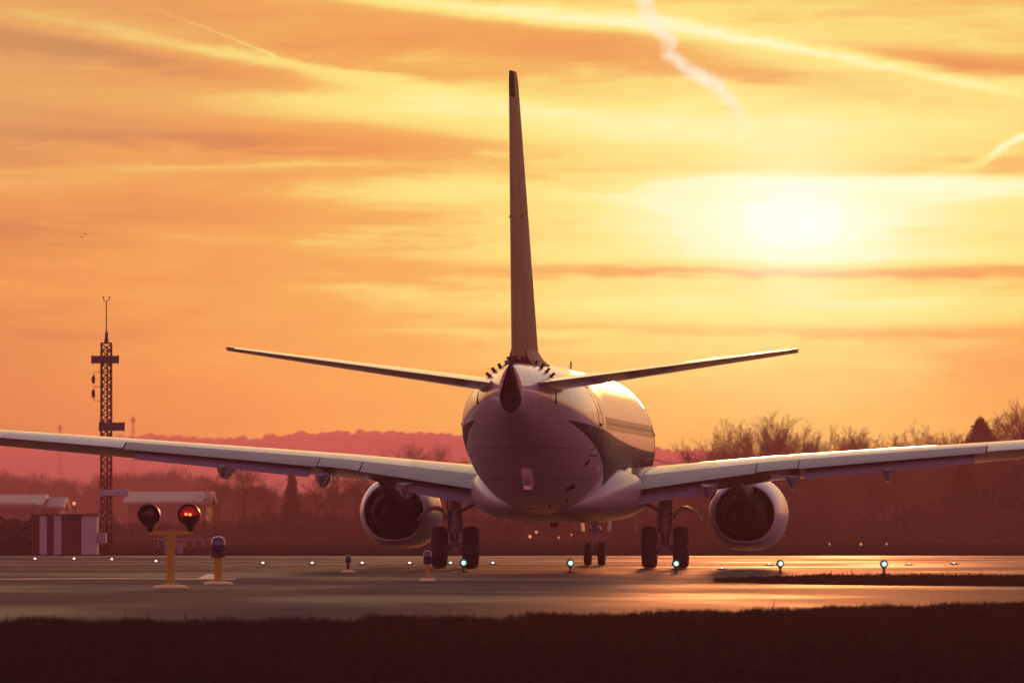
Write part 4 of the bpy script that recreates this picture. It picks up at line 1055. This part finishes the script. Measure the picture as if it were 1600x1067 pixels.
def ridge_top(x):
    return 678 + 5*np.sin(x*.006+.4) + 3*np.sin(x*.021) + np.where(x > 650, (x-650)*.055, 0)*np.where(x < 2100, 1, 0) + np.clip((120-x)*.05, 0, 12)
ridge('hills', 4350, ridge_top, 700, hillm, 1.0, 5)
# far masts on the skyline
def far_mast(px, ytop, d, label, h=1.2):
    t = empty('radio_mast', (P(px, 0, d).x, d, 0)); tag(t, label, 'mast'); z = P(0, ytop, d).z
    m_ = MB(); w = h
    for cx, cy in ((-w, -w), (w, -w), (w, w), (-w, w)): m_.tube([(cx, cy, 0), (cx*.25, cy*.25, z)], h*.10, 4)
    nn = 14
    for i in range(nn):
        f, g_ = i/nn, (i+1)/nn; wa, wb = w*(1-.75*f), w*(1-.75*g_)
        for s_ in (-1, 1): m_.tube([(-wa*s_, -wa, f*z), (wb*s_, -wb, g_*z)], h*.06, 4)
    lt_ = m_.build('lattice', lat, t, smooth_=False)
    m_ = MB(); m_.lathe([(.05, z-.8*h), (h*.9, z-.6*h), (h*.9, z), (.3*h, z+.4*h), (.05, z+1.6*h)], (0, 0, 0), 'Z', 8, True); m_.build('mast_head', black, t)
far_mast(208, 655, 3000, 'faint thin radio mast on the skyline just right of the lattice mast', 1.0)
far_mast(94, 667, 3000, 'faint stubby mast on the skyline near the left edge', .8)
far_mast(1075, 714, 1000, 'small slim mast with knob top between the fuselage and the right wood', .42)

# distant lamps
for i, (px, py, r, lb) in enumerate([(828, 838, .10, 'warm glowing lamp below the fuselage, brightest of the far lamps'), (838, 831, .08, 'warm lamp below the fuselage just above the brightest one'), (873, 842, .06, 'small pinkish lamp below the fuselage right of the pair'),
     (893, 835, .045, 'small lamp below the fuselage left of the nose gear'), (1296, 850, .045, 'tiny lamp right of the right engine, leftmost of three'), (1345, 851, .06, 'tiny lamp among the trees at right, middle of three'), (1385, 850, .045, 'tiny lamp among the trees at right, last of three')]):
    d = 560.0 ; p = P(px, py, d)
    p.z = max(p.z, .35)
    if py > 845: d = 480.0; p = P(px, py, d); p.z = max(p.z, .12)
    t = empty('distant_lamp', (p.x, d, 0)); tag(t, lb, 'lamp')
    m_ = MB(); m_.tube([(0, 0.12, 0), (0, .12, p.z)], .03, 6); m_.build('pole', black, t)
    m_ = MB(); m_.lathe([(.01, -r), (r*.8, -r*.6), (r, 0), (r*.8, r*.6), (.01, r)], (0, 0, p.z), 'Z', 12, True); m_.build('lamp_globe', warm, t)
# birds
birdm = mat('bird', (.03, .025, .025), .9)
for px, py, lb in ((132, 366, 'tiny dark bird in the sky at left, the upper right of two'), (127, 370.5, 'tiny dark bird in the sky at left, the lower left of two')):
    d = 420; m_ = MB(); s_ = .045
    m_.add([(-1.7*s_, 0, .5*s_), (-.5*s_, -.5*s_, .55*s_), (0, -.6*s_, 0), (.5*s_, -.5*s_, .6*s_), (1.8*s_, 0, .35*s_), (0, 1.3*s_, 0), (0, 0, .45*s_), (0, 0, -.45*s_), (0, -1.1*s_, .1*s_)],
           [(0, 1, 6, 5), (1, 2, 6), (4, 3, 6, 5), (3, 2, 6), (2, 7, 8), (2, 8, 6), (5, 7, 0), (5, 7, 4), (0, 7, 2), (4, 7, 2)])
    o = m_.build('bird', birdm, None, smooth_=False); o.location = P(px, py, d); tag(o, lb, 'bird')

# ================================================================ haze
me = bpy.data.meshes.new('haze'); 
hx, y0, y1, z0, z1 = 800, -150, 5000, -1.0, 70.0
me.from_pydata([(-hx, y0, z0), (hx, y0, z0), (hx, y1, z0), (-hx, y1, z0), (-hx, y0, z1), (hx, y0, z1), (hx, y1, z1), (-hx, y1, z1)], [], [(0, 3, 2, 1), (4, 5, 6, 7), (0, 1, 5, 4), (1, 2, 6, 5), (2, 3, 7, 6), (3, 0, 4, 7)])
hz = bpy.data.objects.new('haze', me); COL.objects.link(hz); tag(hz, kind='stuff')
hm = bpy.data.materials.new('haze'); hm.use_nodes = True; t = hm.node_tree; t.nodes.clear()
out = t.nodes.new('ShaderNodeOutputMaterial'); pv = t.nodes.new('ShaderNodeVolumePrincipled')
pv.inputs['Color'].default_value = (1.0, .45, .66, 1); pv.inputs['Density'].default_value = HZ_DENS; pv.inputs['Anisotropy'].default_value = .55
try: pv.inputs['Density Attribute'].default_value = ''
except Exception: pass
t.links.new(pv.outputs[0], out.inputs['Volume']); me.materials.append(hm)
